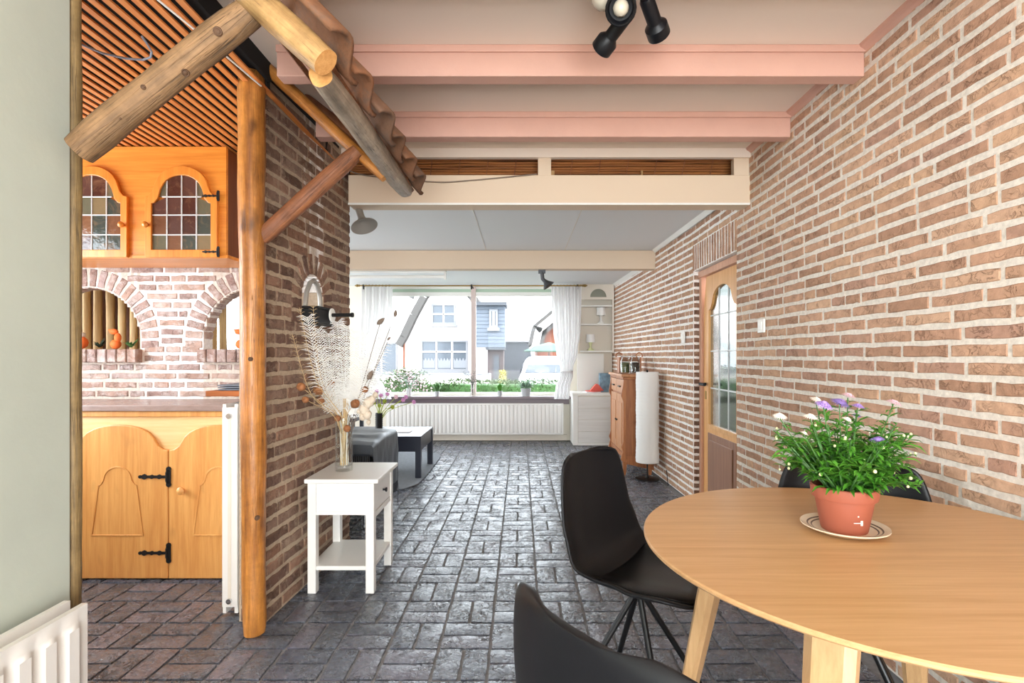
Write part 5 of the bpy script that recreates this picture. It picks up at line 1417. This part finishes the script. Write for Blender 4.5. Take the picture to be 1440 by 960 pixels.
for (x, y) in ((0.012, 0.024), (0.012, cd - 0.024), (cw - 0.03, 0.024), (cw - 0.03, cd - 0.024)): MB().taper((x, y, 0.16), (x - 0.006, y, 0.0), 0.022, 0.012).build('leg', 'pine_cabinet', pc)
for (px, Y, lab, fill) in ((879, 5.5, 'clip-top glass jar of dried herbs on the pine cabinet', 'herbs'), (893, 5.42, 'clip-top glass jar of dark beans on the pine cabinet', 'soil')):
    t = thing('glass_jar', lab, 'jar', (PX(px, Y), Y, chh + 0.0005))
    MB().lathe([(0, 0), (0.048, 0), (0.05, 0.01), (0.05, 0.13), (0.036, 0.155), (0.036, 0.17), (0.033, 0.17), (0.034, 0.152), (0.047, 0.128), (0.047, 0.012), (0, 0.008)], (0, 0, 0), 24).build('glass', 'glass_clear', t, smooth=40)
    MB().lathe([(0, 0.009), (0.046, 0.012), (0.046, 0.11), (0.02, 0.118), (0, 0.115)], (0, 0, 0), 18).build('contents', fill, t, smooth=40)
    MB().lathe([(0, 0.171), (0.038, 0.171), (0.04, 0.18), (0.034, 0.192), (0, 0.195)], (0, 0, 0), 20).build('lid', 'glass_clear', t, smooth=40)
    MB().tube([(-0.04, 0, 0.15), (-0.046, -.01, 0.175), (0, -0.044, 0.178), (0.046, -.01, 0.175), (0.04, 0, 0.15)], 0.0025, 6).build('wire_clip', 'chrome', t)
tr = thing('wooden_rack', 'reddish wooden rack with two loop handles behind the glass jars', 'rack', (PX(886, 5.75), 5.75, chh + 0.0005))
mb = MB().box((-0.13, -0.06, 0.0), (0.11, 0.06, 0.015)).box((-0.13, -0.06, 0.015), (-0.115, 0.06, 0.17)).box((0.095, -0.06, 0.015), (0.11, 0.06, 0.17)).box((-0.115, 0.045, 0.12), (0.095, 0.055, 0.17)); mb.build('body', 'pine_cabinet', tr, bev=0.003)
for x in (-0.12, 0.10): MB().tube([(x - 0.03 if x < 0 else x - 0.03, 0, 0.168)] + [(x + 0.034 * math.cos(a), 0, 0.185 + 0.034 * math.sin(a)) for a in (PI, 2.4, 1.57, 0.7, 0)] + [(x + 0.03, 0, 0.168)], 0.007, 8).build('handle', 'pine_cabinet', tr, smooth=50)

# ---- paper floor lamp
fl2 = thing('floor_lamp', 'tall white paper cylinder floor lamp in front of the pine cabinet', 'lamp', (1.232, 5.135, 0.0))
MB().lathe([(0, 0.0), (0.115, 0.0), (0.115, 0.010), (0.02, 0.018), (0.012, 0.03), (0, 0.03)], (0, 0, 0), 30).build('base', 'black_metal', fl2, smooth=40)
MB().cyl((0, 0, 0.03), (0, 0, 1.05), 0.007, n=10).build('pole', 'black_metal', fl2, smooth=40)
prof = [(0.108 + 0.0012 * math.sin(k * 2.2) + 0.002 * math.sin(k * .31), 0.168 + k * 0.0115) for k in range(77)]
def pshade(u, v):
    a = 2 * PI * v; k = u * 76; r = prof[round(k)][0] + 0.0018 * noise.noise(Vector((math.cos(a) * 3, math.sin(a) * 3, k * 0.25))); return (r * math.cos(a), r * math.sin(a), prof[round(k)][1])
MB().grid(pshade, 76, 32).build('shade', 'paper_shade', fl2, smooth=60, solid=0.002)
mb = MB()
for a in (0, PI / 2): mb.cyl((-0.105 * math.cos(a), -0.105 * math.sin(a), 1.03), (0.105 * math.cos(a), 0.105 * math.sin(a), 1.03), 0.003, n=6)
mb.ball((0, 0, 1.052), 0.012, 8); mb.build('top_spider', 'black_metal', fl2)
tag(MB().tube(cat_rom([Vector((1.26, 5.03, 0.004)), Vector((1.33, 4.98, 0.005)), Vector((1.355, 4.86, 0.006)), Vector((1.37, 4.92, 0.03)), Vector((1.382, 5.0, 0.12))], 20), 0.0035, 6).build('power_cord', 'black_plastic', None, smooth=60), 'black cord from the floor lamp to the brick wall', 'cord')

# ---- curtains and rod
def curtain(name, label, edges, Y, folds, parent_dir, seed):
    """edges: list of (z, x_left, x_right) from top to bottom"""
    def fn(u, v):
        t = u * (len(edges) - 1); k = min(int(t), len(edges) - 2); f = t - k; f = f * f * (3 - 2 * f)
        z = edges[k][0] + (edges[k+1][0] - edges[k][0]) * (t - k); a = edges[k][1] * (1 - f) + edges[k+1][1] * f; b = edges[k][2] * (1 - f) + edges[k+1][2] * f
        w = b - a; am = 0.010 + 0.028 * min(1, w / 0.4)
        x = a + w * (v + 0.012 * math.sin(v * folds * 2 * PI * 0.5 + seed + u * 2))
        return (x, Y + am * math.sin(v * folds * 2 * PI + 0.8 * math.sin(u * 5 + seed)) + 0.006 * math.sin(v * 31 + u * 9), z)
    c = thing(name, label, 'curtain')
    MB().grid(fn, 44, 150).build('fabric', 'curtain', c, smooth=80)
    return c
YC = 7.22
z_ = lambda py: PZ(py, YC)
x_ = lambda px: PX(px, YC)
cr = curtain('curtain', 'white gathered curtain tied back beside the built-in cupboard', [(z_(403), x_(775), x_(818)), (z_(430), x_(776), x_(818)), (z_(465), x_(778), x_(817)), (z_(495), x_(782), x_(813)), (z_(519), x_(788), x_(806)), (z_(526), x_(787), x_(806)), (z_(545), x_(781), x_(802)), (z_(561), x_(779), x_(800))], YC, 9, 1, 0.3)
MB().lathe([(0.075, -0.012), (0.082, 0), (0.075, 0.012)], (x_(797), YC, z_(522)), 20).build('tieback', 'curtain', cr, smooth=50)
cl = curtain('curtain', 'white gathered curtain hanging behind the dried bouquet', [(z_(403), x_(507), x_(552)), (z_(430), x_(507), x_(552)), (z_(465), x_(506), x_(549)), (z_(495), x_(505), x_(541)), (z_(519), x_(507), x_(530)), (z_(526), x_(507), x_(530)), (z_(545), x_(508), x_(541)), (z_(561), x_(507), x_(550))], YC, 9, -1, 1.7)
MB().lathe([(0.1, -0.012), (0.108, 0), (0.1, 0.012)], (x_(518.5), YC, z_(522)), 20).build('tieback', 'curtain', cl, smooth=50)
rod = thing('curtain_rod', 'thin brass curtain rod with pointed finials above the window', 'curtain rod')
MB().cyl((x_(506), YC, z_(401.5)), (x_(819), YC, z_(401.5)), 0.009, n=10).build('pole', 'brass', rod, smooth=40)
for px, s in ((506, -1), (819, 1)): MB().lathe([(0.009, 0), (0.018, 0.008), (0.012, 0.02), (0.02, 0.035), (0.004, 0.07), (0, 0.07)], (x_(px), YC, z_(401.5)), 12, (s, 0, 0)).build('finial', 'brass', rod, smooth=50)
for px in (511, 663, 812): MB().box((x_(px) - 0.01, YC - 0.012, z_(401.5) - 0.05), (x_(px) + 0.01, YC + 0.012, z_(401.5) + 0.015)).box((x_(px) - 0.006, YC, z_(401.5) - 0.008), (x_(px) + 0.006, Y_WIN - 0.001, z_(401.5) + 0.008)).build('bracket', 'iron', rod)
for base, n in ((508, 9), (777, 9)):
    for i in range(n): MB().lathe([(0.011, -0.004), (0.016, -0.004), (0.016, 0.004), (0.011, 0.004), (0.011, -0.004)], (x_(base + 2 + i * 4.7), YC, z_(401.5)), 10, (1, 0, 0)).build('ring', 'brass', rod)

# ---- lamps of the living room
LW = thing('wall_lamp', 'brushed metal trumpet-shaped wall lamp at the partition end', 'lamp', (-1.06, 3.36, PZ(283, 3.36)))
def LL(px, py, dy=0.0): Y = 3.36 + dy; return Vector((PX(px, Y) + 1.06, dy, PZ(py, Y) - PZ(283, 3.36)))
MB().box((-0.03, -0.02, -0.02), (0.03, 0.02, 0.02)).build('mount', 'cream_panel', LW, bev=0.004)
MB().tube([LL(497, 284), LL(500, 287), LL(503, 291)], 0.008, 8).build('arm', 'black_metal', LW)
ax = (LL(514, 324, -0.05) - LL(503, 291, 0)).normalized()
MB().lathe([(0, 0), (0.021, 0.0), (0.022, 0.005), (0.022, 0.085), (0.028, 0.105), (0.05, 0.125), (0.082, 0.15), (0.084, 0.155), (0.078, 0.154), (0.045, 0.13), (0, 0.118)], LL(503, 290, 0), 32, ax).build('shade', 'grey_metal', LW, smooth=40)
MB().tube([LL(497, 282), LL(495, 268), LL(493, 255), LL(497, 246)], 0.004, 6).build('cord', 'bud_grey', LW)
tag(MB().tube(cat_rom([Vector((PX(488, 3.2), 3.225, 2.33)), Vector((PX(520, 3.24), 3.235, 2.30)), Vector((PX(610, 3.24), 3.238, PZ(256, 3.24))), Vector((PX(660, 3.24), 3.238, PZ(254, 3.24))), Vector((PX(755, 3.24), 3.238, PZ(245, 3.24)))], 30), 0.004, 6).build('cable', 'bud_grey', None, smooth=60), 'thin grey cable sagging along the cream crossbeam', 'cable')
SW = thing('beam_spotlight', 'dark grey spotlight hanging from the deeper cream crossbeam', 'spotlight', (PX(762, 5.36), 5.34, PZ(380, 5.34)))
def LS(px, py, dy=0.0): Y = 5.34 + dy; return Vector((PX(px, Y) - PX(762, 5.36), dy, PZ(py, Y) - PZ(380, 5.34)))
MB().box((-0.035, -0.015, -0.03), (0.035, 0.04, 0.005)).build('mount', 'dark_grey_metal', SW, bev=0.003)
MB().tube([LS(762, 382), LS(763, 392), LS(770, 399)], [0.02, 0.02, 0.022], 10).build('body', 'dark_grey_metal', SW, smooth=50)
MB().lathe([(0.02, -0.02), (0.03, 0.0), (0.062, 0.04), (0.064, 0.045), (0.055, 0.04), (0, 0.01)], LS(768, 397), 24, (0.55, -0.1, -0.75)).build('shade', 'dark_grey_metal', SW, smooth=40)
tl = thing('tube_light', 'long white tube light fixture behind the deeper crossbeam', 'light', (0, 5.75, 0))
box((-2.6, -0.04, PZ(383, 5.75)), (PX(628, 5.75), 0.04, Z_FAR - 0.001)).build('housing', 'white_satin', tl, bev=0.004)
MB().cyl((-2.55, 0, PZ(389, 5.75)), (PX(625, 5.75), 0, PZ(389, 5.75)), 0.018, n=14).build('tube', 'white_satin', tl, smooth=40)
for x in (-2.55, PX(626, 5.75)): box((x - 0.012, -0.022, PZ(393, 5.75)), (x + 0.012, 0.022, PZ(383, 5.75))).build('socket', 'white_satin', tl)

# ---- plants on the window sill
rr = random.Random(29)
YS = 7.44; ZS = WB
def pot_plant(px, w, h, potmat, label, fol, name='potted_plant'):
    t = thing(name, label, 'plant', (PX(px, YS), YS, ZS + 0.0005))
    MB().lathe([(0, 0), (w * 0.36, 0), (w * 0.5, h), (w * 0.46, h), (w * 0.42, h * 0.9), (0, h * 0.88)], (0, 0, 0), 18).build('pot', potmat, t, smooth=40)
    fol(t, h); return t
def tuft(n, L, sp, w, mat):
    def f(t, h):
        mb = MB(); rr2 = random.Random(int(n * 7 + L * 100))
        for i in range(n):
            a = rr2.uniform(0, 2 * PI); r = rr2.random() ** .5; tip = Vector((math.cos(a) * r * sp, math.sin(a) * r * sp * .7, h + L * rr2.uniform(.6, 1.05) * (1 - .3 * r * r)))
            b0 = Vector((math.cos(a) * r * 0.02, math.sin(a) * r * .02, h * .9)); m_ = b0.lerp(tip, .55) + Vector((0, 0, .02)); sd = Vector((-math.sin(a), math.cos(a), 0)) * w
            mb.add([b0 - sd * .5, b0 + sd * .5, m_ + sd, m_ - sd, tip], [(0, 1, 2, 3), (3, 2, 4)])
        mb.build('foliage', mat, t, kind='stuff')
    return f
def bush(n, L, sp, mat, flower=None):
    def f(t, h):
        mb, fm_ = MB(), MB(); rr2 = random.Random(n)
        for i in range(n):
            a = rr2.uniform(0, 2 * PI); el = rr2.uniform(0.1, 1.4); r = rr2.uniform(.35, 1); p = Vector((math.cos(a) * math.cos(el) * sp * r, math.sin(a) * math.cos(el) * sp * r * .8, h + L * math.sin(el) * r))
            leaf(mb, p, Vector((math.cos(a), math.sin(a), rr2.uniform(-.2, .8))), 0.035, 0.009, rr2)
            if flower and rr2.random() < .22: fm_.ball(p + Vector((0, -.01, .012)), .011, 6)
        for i in range(9):
            a = rr2.uniform(0, 2 * PI); mb.tube([(0, 0, h * .8), (math.cos(a) * sp * .5, math.sin(a) * sp * .4, h + L * .7)], .003, 4)
        mb.build('foliage', mat, t, kind='stuff')
        if flower: fm_.build('blossom', flower, t, kind='stuff')
    return f
pot_plant(575, 0.085, 0.105, 'pot_white', 'pale flowering plant in a white pot at the curtain end of the sill', bush(150, 0.26, 0.2, 'leaf_sage', 'petal_pink'))
pot_plant(614.5, 0.07, 0.07, 'pot_grey', 'small grassy plant in a grey pot on the sill', tuft(120, 0.13, 0.075, .005, 'leaf_mid'))
pot_plant(703, 0.07, 0.075, 'pot_grey', 'bright green grass tuft in a dark pot on the sill', tuft(140, 0.11, 0.065, .005, 'leaf_green'))
pot_plant(739.5, 0.15, 0.11, 'pot_grey', 'dense sage cushion plant in a wide grey pot on the sill', bush(420, 0.11, 0.115, 'leaf_sage'))
t = thing('bud_vase', 'slim clear glass vase with eucalyptus by the window post', 'vase', (PX(664.5, YS), YS - 0.02, ZS + 0.0005))
MB().lathe([(0, 0), (0.036, 0), (0.036, 0.01), (0.026, 0.09), (0.032, 0.19), (0.029, 0.19), (0.023, 0.09), (0.03, 0.012), (0, 0.008)], (0, 0, 0), 20).build('glass', 'glass_clear', t, smooth=40)
t2 = thing('eucalyptus_sprig', 'dark green eucalyptus sprigs in the slim glass vase', 'sprigs', (PX(664.5, YS), YS - 0.02, ZS + 0.012))
for i, (dx, dz) in enumerate(((-.13, .33), (-.07, .30), (.03, .33), (.10, .28), (.13, .21), (-.02, .26))):
    mb = MB(); pts = cat_rom([Vector((0, 0, 0)), Vector((dx * .15, 0, .18)), Vector((dx, rr.uniform(-.04, .04), dz))], 8); mb.tube(pts, .0025, 4)
    for k in range(4, 9):
        for s in (-1, 1): leaf(mb, pts[k], Vector((s * .7, rr.uniform(-.5, .5), .35)), .045, .014, rr)
    mb.build('sprig', 'leaf_dark', t2)

# ================================================================== OUTSIDE THE WINDOW
GZ = -0.35
struct(box((-40, 7.75, GZ - 0.1), (40, 60, GZ)).build('ground', 'street'), 'pale street paving outside the window', 'street')
struct(box((1.75, -5, GZ - 0.1), (14, 7.7, GZ)).build('ground_side', 'street'), 'pale paving outside the pine door', 'paving')
def foliage_box(mb, x0, x1, y0, y1, z0, z1, n, L, rr, lump=0.12):
    for i in range(n):
        f = rr.random(); x = rr.uniform(x0, x1); y = y0 + rr.uniform(0, .06) if f < .55 else rr.uniform(y0, y1); z = rr.uniform(z0, z1) if f < .55 else z1 - rr.uniform(0, .05)
        k = lump * noise.noise(Vector((x * 2, y * 2, z * 2))); p = Vector((x, y + k, z + k)); a = rr.uniform(0, 2 * PI)
        leaf(mb, p, Vector((math.cos(a), -abs(math.sin(a)), rr.uniform(-.1, .9))), L * rr.uniform(.7, 1.2), L * .22, rr)
rr = random.Random(31)
cw2 = thing('curtain', 'plain white curtain half across the small living-room window', 'curtain')
MB().grid(lambda u, v: (-4.0 + 0.62 * v, 7.4 + 0.025 * math.sin(v * 40), 2.188 - 2.18 * u), 10, 90).build('fabric', 'curtain', cw2, smooth=80)
hd = thing('hedge', 'clipped green hedge outside the big window', 'hedge', (0, 0, GZ))
mb = MB(); foliage_box(mb, -3.6, 1.4, 10.0, 10.7, 0.2, 0.70 - GZ, 6500, .07, rr); mb.build('foliage', 'leaf_hedge', hd, kind='stuff')
box((-3.6, 10.08, 0.0), (1.4, 10.65, 0.64 - GZ)).build('inner_mass', 'leaf_mid', hd)
b2 = thing('flowering_shrub', 'loose pale flowering shrub at the end of the hedge', 'shrub', (PX(572, 9.35), 9.35, GZ))
mb, fm_ = MB(), MB()
for i in range(1900):
    a = rr.uniform(0, 2 * PI); el = rr.uniform(-.2, 1.5); r = rr.uniform(.5, 1); p = Vector((math.cos(a) * math.cos(el) * .62 * r, math.sin(a) * math.cos(el) * .38 * r, 0.75 + .60 * math.sin(el) * r)); leaf(mb, p, Vector((math.cos(a), math.sin(a), .4)), .07, .016, rr)
    if i % 9 == 0: fm_.ball(p + Vector((0, -.02, .02)), .02, 5)
mb.build('foliage', 'leaf_hedge', b2, kind='stuff'); fm_.build('blossom', 'petal_pink', b2, kind='stuff')
mb = MB()
for k in range(7): a = k * .9; mb.tube([(0.05 * math.cos(a), .05 * math.sin(a), 0), (.3 * math.cos(a), .22 * math.sin(a), .8)], .012, 5)
mb.build('stem', 'log_brown', b2)
yb_ = thing('yellow_bush', 'small bright yellow bush behind the hedge', 'bush', (PX(707, 12.0), 12.0, GZ))
mb = MB()
for i in range(420):
    a = rr.uniform(0, 2 * PI); h_ = rr.random(); r = .17 * (1 - h_ * .7) * rr.uniform(.6, 1); leaf(mb, Vector((math.cos(a) * r, math.sin(a) * r, .25 + h_ * .95)), Vector((math.cos(a), math.sin(a), .8)), .07, .016, rr)
mb.build('foliage', 'leaf_yellow', yb_, kind='stuff'); MB().cyl((0, 0, 0), (0, 0, .8), .02, n=6).build('stem', 'log_brown', yb_)

def win_unit(parent, x0, x1, z0, z1, Y, cols, rows, mat='window_dark', lace=False):
    o = MB().frame([(x0, z0), (x1, z0), (x1, z1), (x0, z1)], [(x0 + .07, z0 + .07), (x1 - .07, z0 + .07), (x1 - .07, z1 - .07), (x0 + .07, z1 - .07)], (0, Y - .06, 0), (1, 0, 0), (0, 0, 1), (0, .1, 0)).build('window', 'house_trim', parent)
    mb = MB()
    for i in range(1, cols): x = x0 + (x1 - x0) * i / cols; mb.box((x - .03, Y - .05, z0), (x + .03, Y + .02, z1))
    for k in rows: z = z0 + (z1 - z0) * k; mb.box((x0, Y - .05, z - .03), (x1, Y + .02, z + .03))
    if mb.v: mb.build('glazing_bar', 'house_white', o)
    zz = [z0] + [z0 + (z1 - z0) * k for k in rows] + [z1]
    for i in range(cols):
        for k in range(len(zz) - 1):
            box((x0 + (x1 - x0) * i / cols + .03, Y - .02, zz[k] + .03), (x0 + (x1 - x0) * (i + 1) / cols - .03, Y - .012, zz[k+1] - .03)).build('pane', mat, o)
    box((x0 - .06, Y - .14, z0 - .1), (x1 + .06, Y + .02, z0)).build('sill', 'house_trim', o)
    if lace: 
        for i in range(cols):
            a, b = x0 + (x1 - x0) * i / cols + .06, x0 + (x1 - x0) * (i + 1) / cols - .06; zz0, zz1 = z0 + .1, z0 + (z1 - z0) * .42
            n = 8; pts = [(a, zz0), (b, zz0)] + [(b + (a - b) * k / n, zz1 - .12 * (k % 2)) for k in range(n + 1)]
            MB().prism(pts, (0, Y - .026, 0), (1, 0, 0), (0, 0, 1), (0, .004, 0)).build('lace_curtain', 'lace', o)
    return o
HY = 20.0
hx_ = lambda px: PX(px, HY)
hz_ = lambda py: PZ(py, HY)
h1 = thing('gabled_house', 'white rendered house with bell-shaped gable across the street', 'house', (0, 0, 0))
gab = [(561, 0), (692, 0), (692, 485), (676, 448), (660, 420), (645, 404), (631, 397), (617, 402), (602, 420), (588, 446), (574, 476), (561, 484)]
out = [(hx_(px), GZ if py == 0 else hz_(py)) for px, py in gab]
MB().prism(out, (0, HY, 0), (1, 0, 0), (0, 0, 1), (0, 7, 0)).build('wall', 'house_white', h1)
edge = [(567, 488), (574, 476), (588, 446), (602, 420), (617, 402), (631, 395), (645, 402), (660, 418), (676, 446), (693, 486)]
eo = [(hx_(px), hz_(py)) for px, py in edge]
for i in range(len(eo) - 1):
    (xa, za), (xb, zb) = eo[i], eo[i + 1]; nx, nz = -(zb - za), xb - xa; l = math.hypot(nx, nz); nx, nz = nx / l * .26, nz / l * .26
    MB().prism([(xa, za), (xb, zb), (xb + nx, zb + nz), (xa + nx, za + nz)], (0, HY - .35, 0), (1, 0, 0), (0, 0, 1), (0, 7.4, 0)).build('roof', 'thatch', h1)
win_unit(h1, hx_(607), hx_(641), hz_(456), hz_(427), HY, 2, (.5,))
win_unit(h1, hx_(592), hx_(658), hz_(521), hz_(478), HY, 3, (.62,), lace=True)
MB().cyl((hx_(569), HY - .1, GZ), (hx_(569), HY - .1, hz_(480)), .04, n=8).build('downpipe', 'brick_orange_far', h1)
h0 = thing('neighbour_house', 'pale house at the left end of the street view', 'house')
MB().prism([(-9.5, GZ), (-4.75, GZ), (-4.75, 1.9), (-5.6, 4.2), (-9.5, 4.6)], (0, 21.5, 0), (1, 0, 0), (0, 0, 1), (0, 6, 0)).build('wall', 'house_white', h0)
MB().prism([(-9.6, 4.55), (-5.55, 4.15), (-5.5, 4.4), (-9.6, 4.85)], (0, 21.2, 0), (1, 0, 0), (0, 0, 1), (0, 6.4, 0)).build('roof', 'thatch', h0)
win_unit(h0, -6.3, -5.0, 0.5, 1.75, 21.5, 2, ())
TYY = 18.2
tx = lambda px: PX(px, TYY)
tz = lambda py: PZ(py, TYY)
tw_ = thing('clad_tower', 'grey-blue boarded tower dormer with flat roof beside the gabled house', 'tower')
MB().prism([(tx(668), tz(488)), (tx(710), tz(488)), (tx(710), tz(430)), (tx(668), tz(430))], (0, TYY + .03, 0), (1, 0, 0), (0, 0, 1), (0, 1.1, 0)).build('wall', 'cladding', tw_)
for k in range(11):
    za, zb = tz(488 - k * 5.3), tz(488 - (k + 1) * 5.3) - .015
    MB().prism([(tx(668), za), (tx(710), za), (tx(710), zb), (tx(668), zb)], (0, TYY, 0), (1, 0, 0), (0, 0, 1), (0, .03, 0)).build('board', 'cladding', tw_)
MB().box((tx(666), TYY - .25, tz(430)), (tx(713), TYY + 1.2, tz(425))).build('roof', 'shed_dark', tw_)
win_unit(tw_, tx(688), tx(700), tz(461), tz(435), TYY, 2, ())
po = thing('brown_porch', 'dark brown porch with door below the boarded tower', 'porch')
MB().box((tx(686), TYY - .1, GZ), (tx(708), TYY + 1.1, tz(492))).build('wall', 'brown_porch', po); box((tx(694), TYY - .16, GZ), (tx(702), TYY - .1, tz(499))).build('door', 'shed_dark', po)
box((tx(684), TYY - .4, tz(492)), (tx(710), TYY + 1.1, tz(488.5))).build('roof', 'shed_dark', po)
sd = thing('dark_shed', 'dark slate shed between the tower and the brick gable', 'shed')
MB().prism([(PX(708, 24), GZ), (PX(748, 24), GZ), (PX(748, 24), PZ(500, 24)), (PX(742, 24), PZ(482, 24)), (PX(708, 24), PZ(480, 24))], (0, 24, 0), (1, 0, 0), (0, 0, 1), (0, 3, 0)).build('wall', 'shed_dark', sd)
box((PX(706, 24), 23.85, PZ(481, 24)), (PX(744, 24), 27.1, PZ(479, 24))).build('roof', 'house_trim', sd)
h2 = thing('brick_gable_house', 'orange brick gable with white fascia behind the parked car', 'house')
gx = lambda px: PX(px, 26)
gz = lambda py: PZ(py, 26)
MB().prism([(gx(756), GZ), (gx(880), GZ), (gx(880), gz(400)), (gx(830), gz(405)), (gx(778), gz(447)), (gx(756), gz(470))], (0, 26, 0), (1, 0, 0), (0, 0, 1), (0, 6, 0)).build('wall', 'brick_orange_far', h2)
ed = [(743, 486), (749, 458), (778, 434), (832, 392)]
for i in range(3):
    (a, b), (c, e) = ed[i], ed[i + 1]; xa, za, xb, zb = gx(a), gz(b), gx(c), gz(e); nx, nz = (zb - za), -(xb - xa); l = math.hypot(nx, nz); nx, nz = nx / l, nz / l
    for (o0, o1, mt, nm, y) in ((0, .16, 'thatch', 'roof_edge', 25.5), (.16, .5, 'house_white', 'fascia', 25.6), (.5, .72, 'thatch', 'bargeboard', 25.7)):
        MB().prism([(xa + nx * o1, za + nz * o1), (xb + nx * o1, zb + nz * o1), (xb + nx * o0, zb + nz * o0), (xa + nx * o0, za + nz * o0)], (0, y, 0), (1, 0, 0), (0, 0, 1), (0, 6 if nm == 'roof_edge' else .3, 0)).build(nm, mt, h2)
pa = thing('garden_parasol', 'pale green garden parasol behind the parked car', 'parasol', (PX(772, 21), 21, GZ))
MB().lathe([(0, PZ(481, 21) - GZ), (.55, PZ(486, 21) - GZ), (1.0, PZ(493, 21) - GZ), (1.0, PZ(494.5, 21) - GZ), (0, PZ(484, 21) - GZ)][::-1], (0, 0, 0), 16).build('canopy', 'parasol_green', pa); MB().cyl((0, 0, 0), (0, 0, PZ(482, 21) - GZ), .03, n=8).build('pole', 'house_trim', pa)
# parked car, nose towards the window
car = thing('parked_car', 'white car parked nose-on behind the hedge', 'car', (PX(771, 15.0), 15.0, GZ))
def car_sec(t):
    pts = [(-0.02, .88, .55), (0.0, .88, .80), (0.25, .90, .92), (1.05, .88, 1.0), (1.75, .70, 1.47), (2.4, .70, 1.54), (3.6, .72, 1.48), (4.1, .80, .98), (4.2, .82, .6)]
    return pts
mb = MB(); secs = car_sec(0); m = 12
for (y, hw, zt_) in secs:
    for k in range(m):
        a = PI * k / (m - 1); x = math.cos(a); q = math.sin(a)
        mb.v.append((hw * math.copysign(abs(x) ** .35, x), y, .28 + (zt_ - .28) * q ** .3 if 0 < k < m - 1 else .28))
for i in range(len(secs) - 1):
    for k in range(m - 1): mb.f.append((i*m + k, i*m + k + 1, (i+1)*m + k + 1, (i+1)*m + k))
mb.f += [tuple(range(m)), tuple(range(len(secs)*m - 1, (len(secs) - 1)*m - 1, -1))]
mb.build('body', 'car_white', car, smooth=40)
MB().prism([(-.66, 0), (.66, 0), (.56, .42), (-.56, .42)], (0, 1.08, 1.04), (1, 0, 0), (0, .82, .57), (0, .02, -.02)).build('windscreen', 'car_glass', car)
MB().box((-.5, -.05, .5), (.5, -.03, .68)).build('grille', 'house_trim', car)
for s in (-1, 1):
    MB().ball((s * .68, 0.0, .74), .13, 10, (1.2, .5, .7)).build('headlight', 'bulb_glass', car, smooth=60)
    for y in (.75, 3.4): MB().cyl((s * .70, y, .31), (s * .9, y, .31), .31, n=20).build('wheel', 'tyre', car, smooth=40)
gw = thing('garden_wall', 'low white garden wall in front of the gabled house', 'wall'); box((PX(540, 17), 17, GZ), (PX(690, 17), 17.2, PZ(527, 17))).build('wall', 'house_white', gw); box((PX(540, 17), 16.95, PZ(527, 17)), (PX(690, 17), 17.25, PZ(525, 17))).build('coping', 'house_trim', gw)
sh2 = thing('garden_hedge', 'green hedge outside the pine door', 'hedge', (0, 0, GZ))
mb = MB(); rr = random.Random(40)
for i in range(1600):
    p = Vector((4.0 + .08 * noise.noise(Vector((i, 0, 0))), rr.uniform(6.5, 12), rr.uniform(.1, 1.35))); leaf(mb, p, Vector((-1, rr.uniform(-1, 1), rr.uniform(0, 1))), .1, .03, rr)
mb.build('foliage', 'leaf_hedge', sh2, kind='stuff'); box((4.06, 6.5, 0), (4.6, 12, 1.3)).build('inner_mass', 'leaf_mid', sh2)
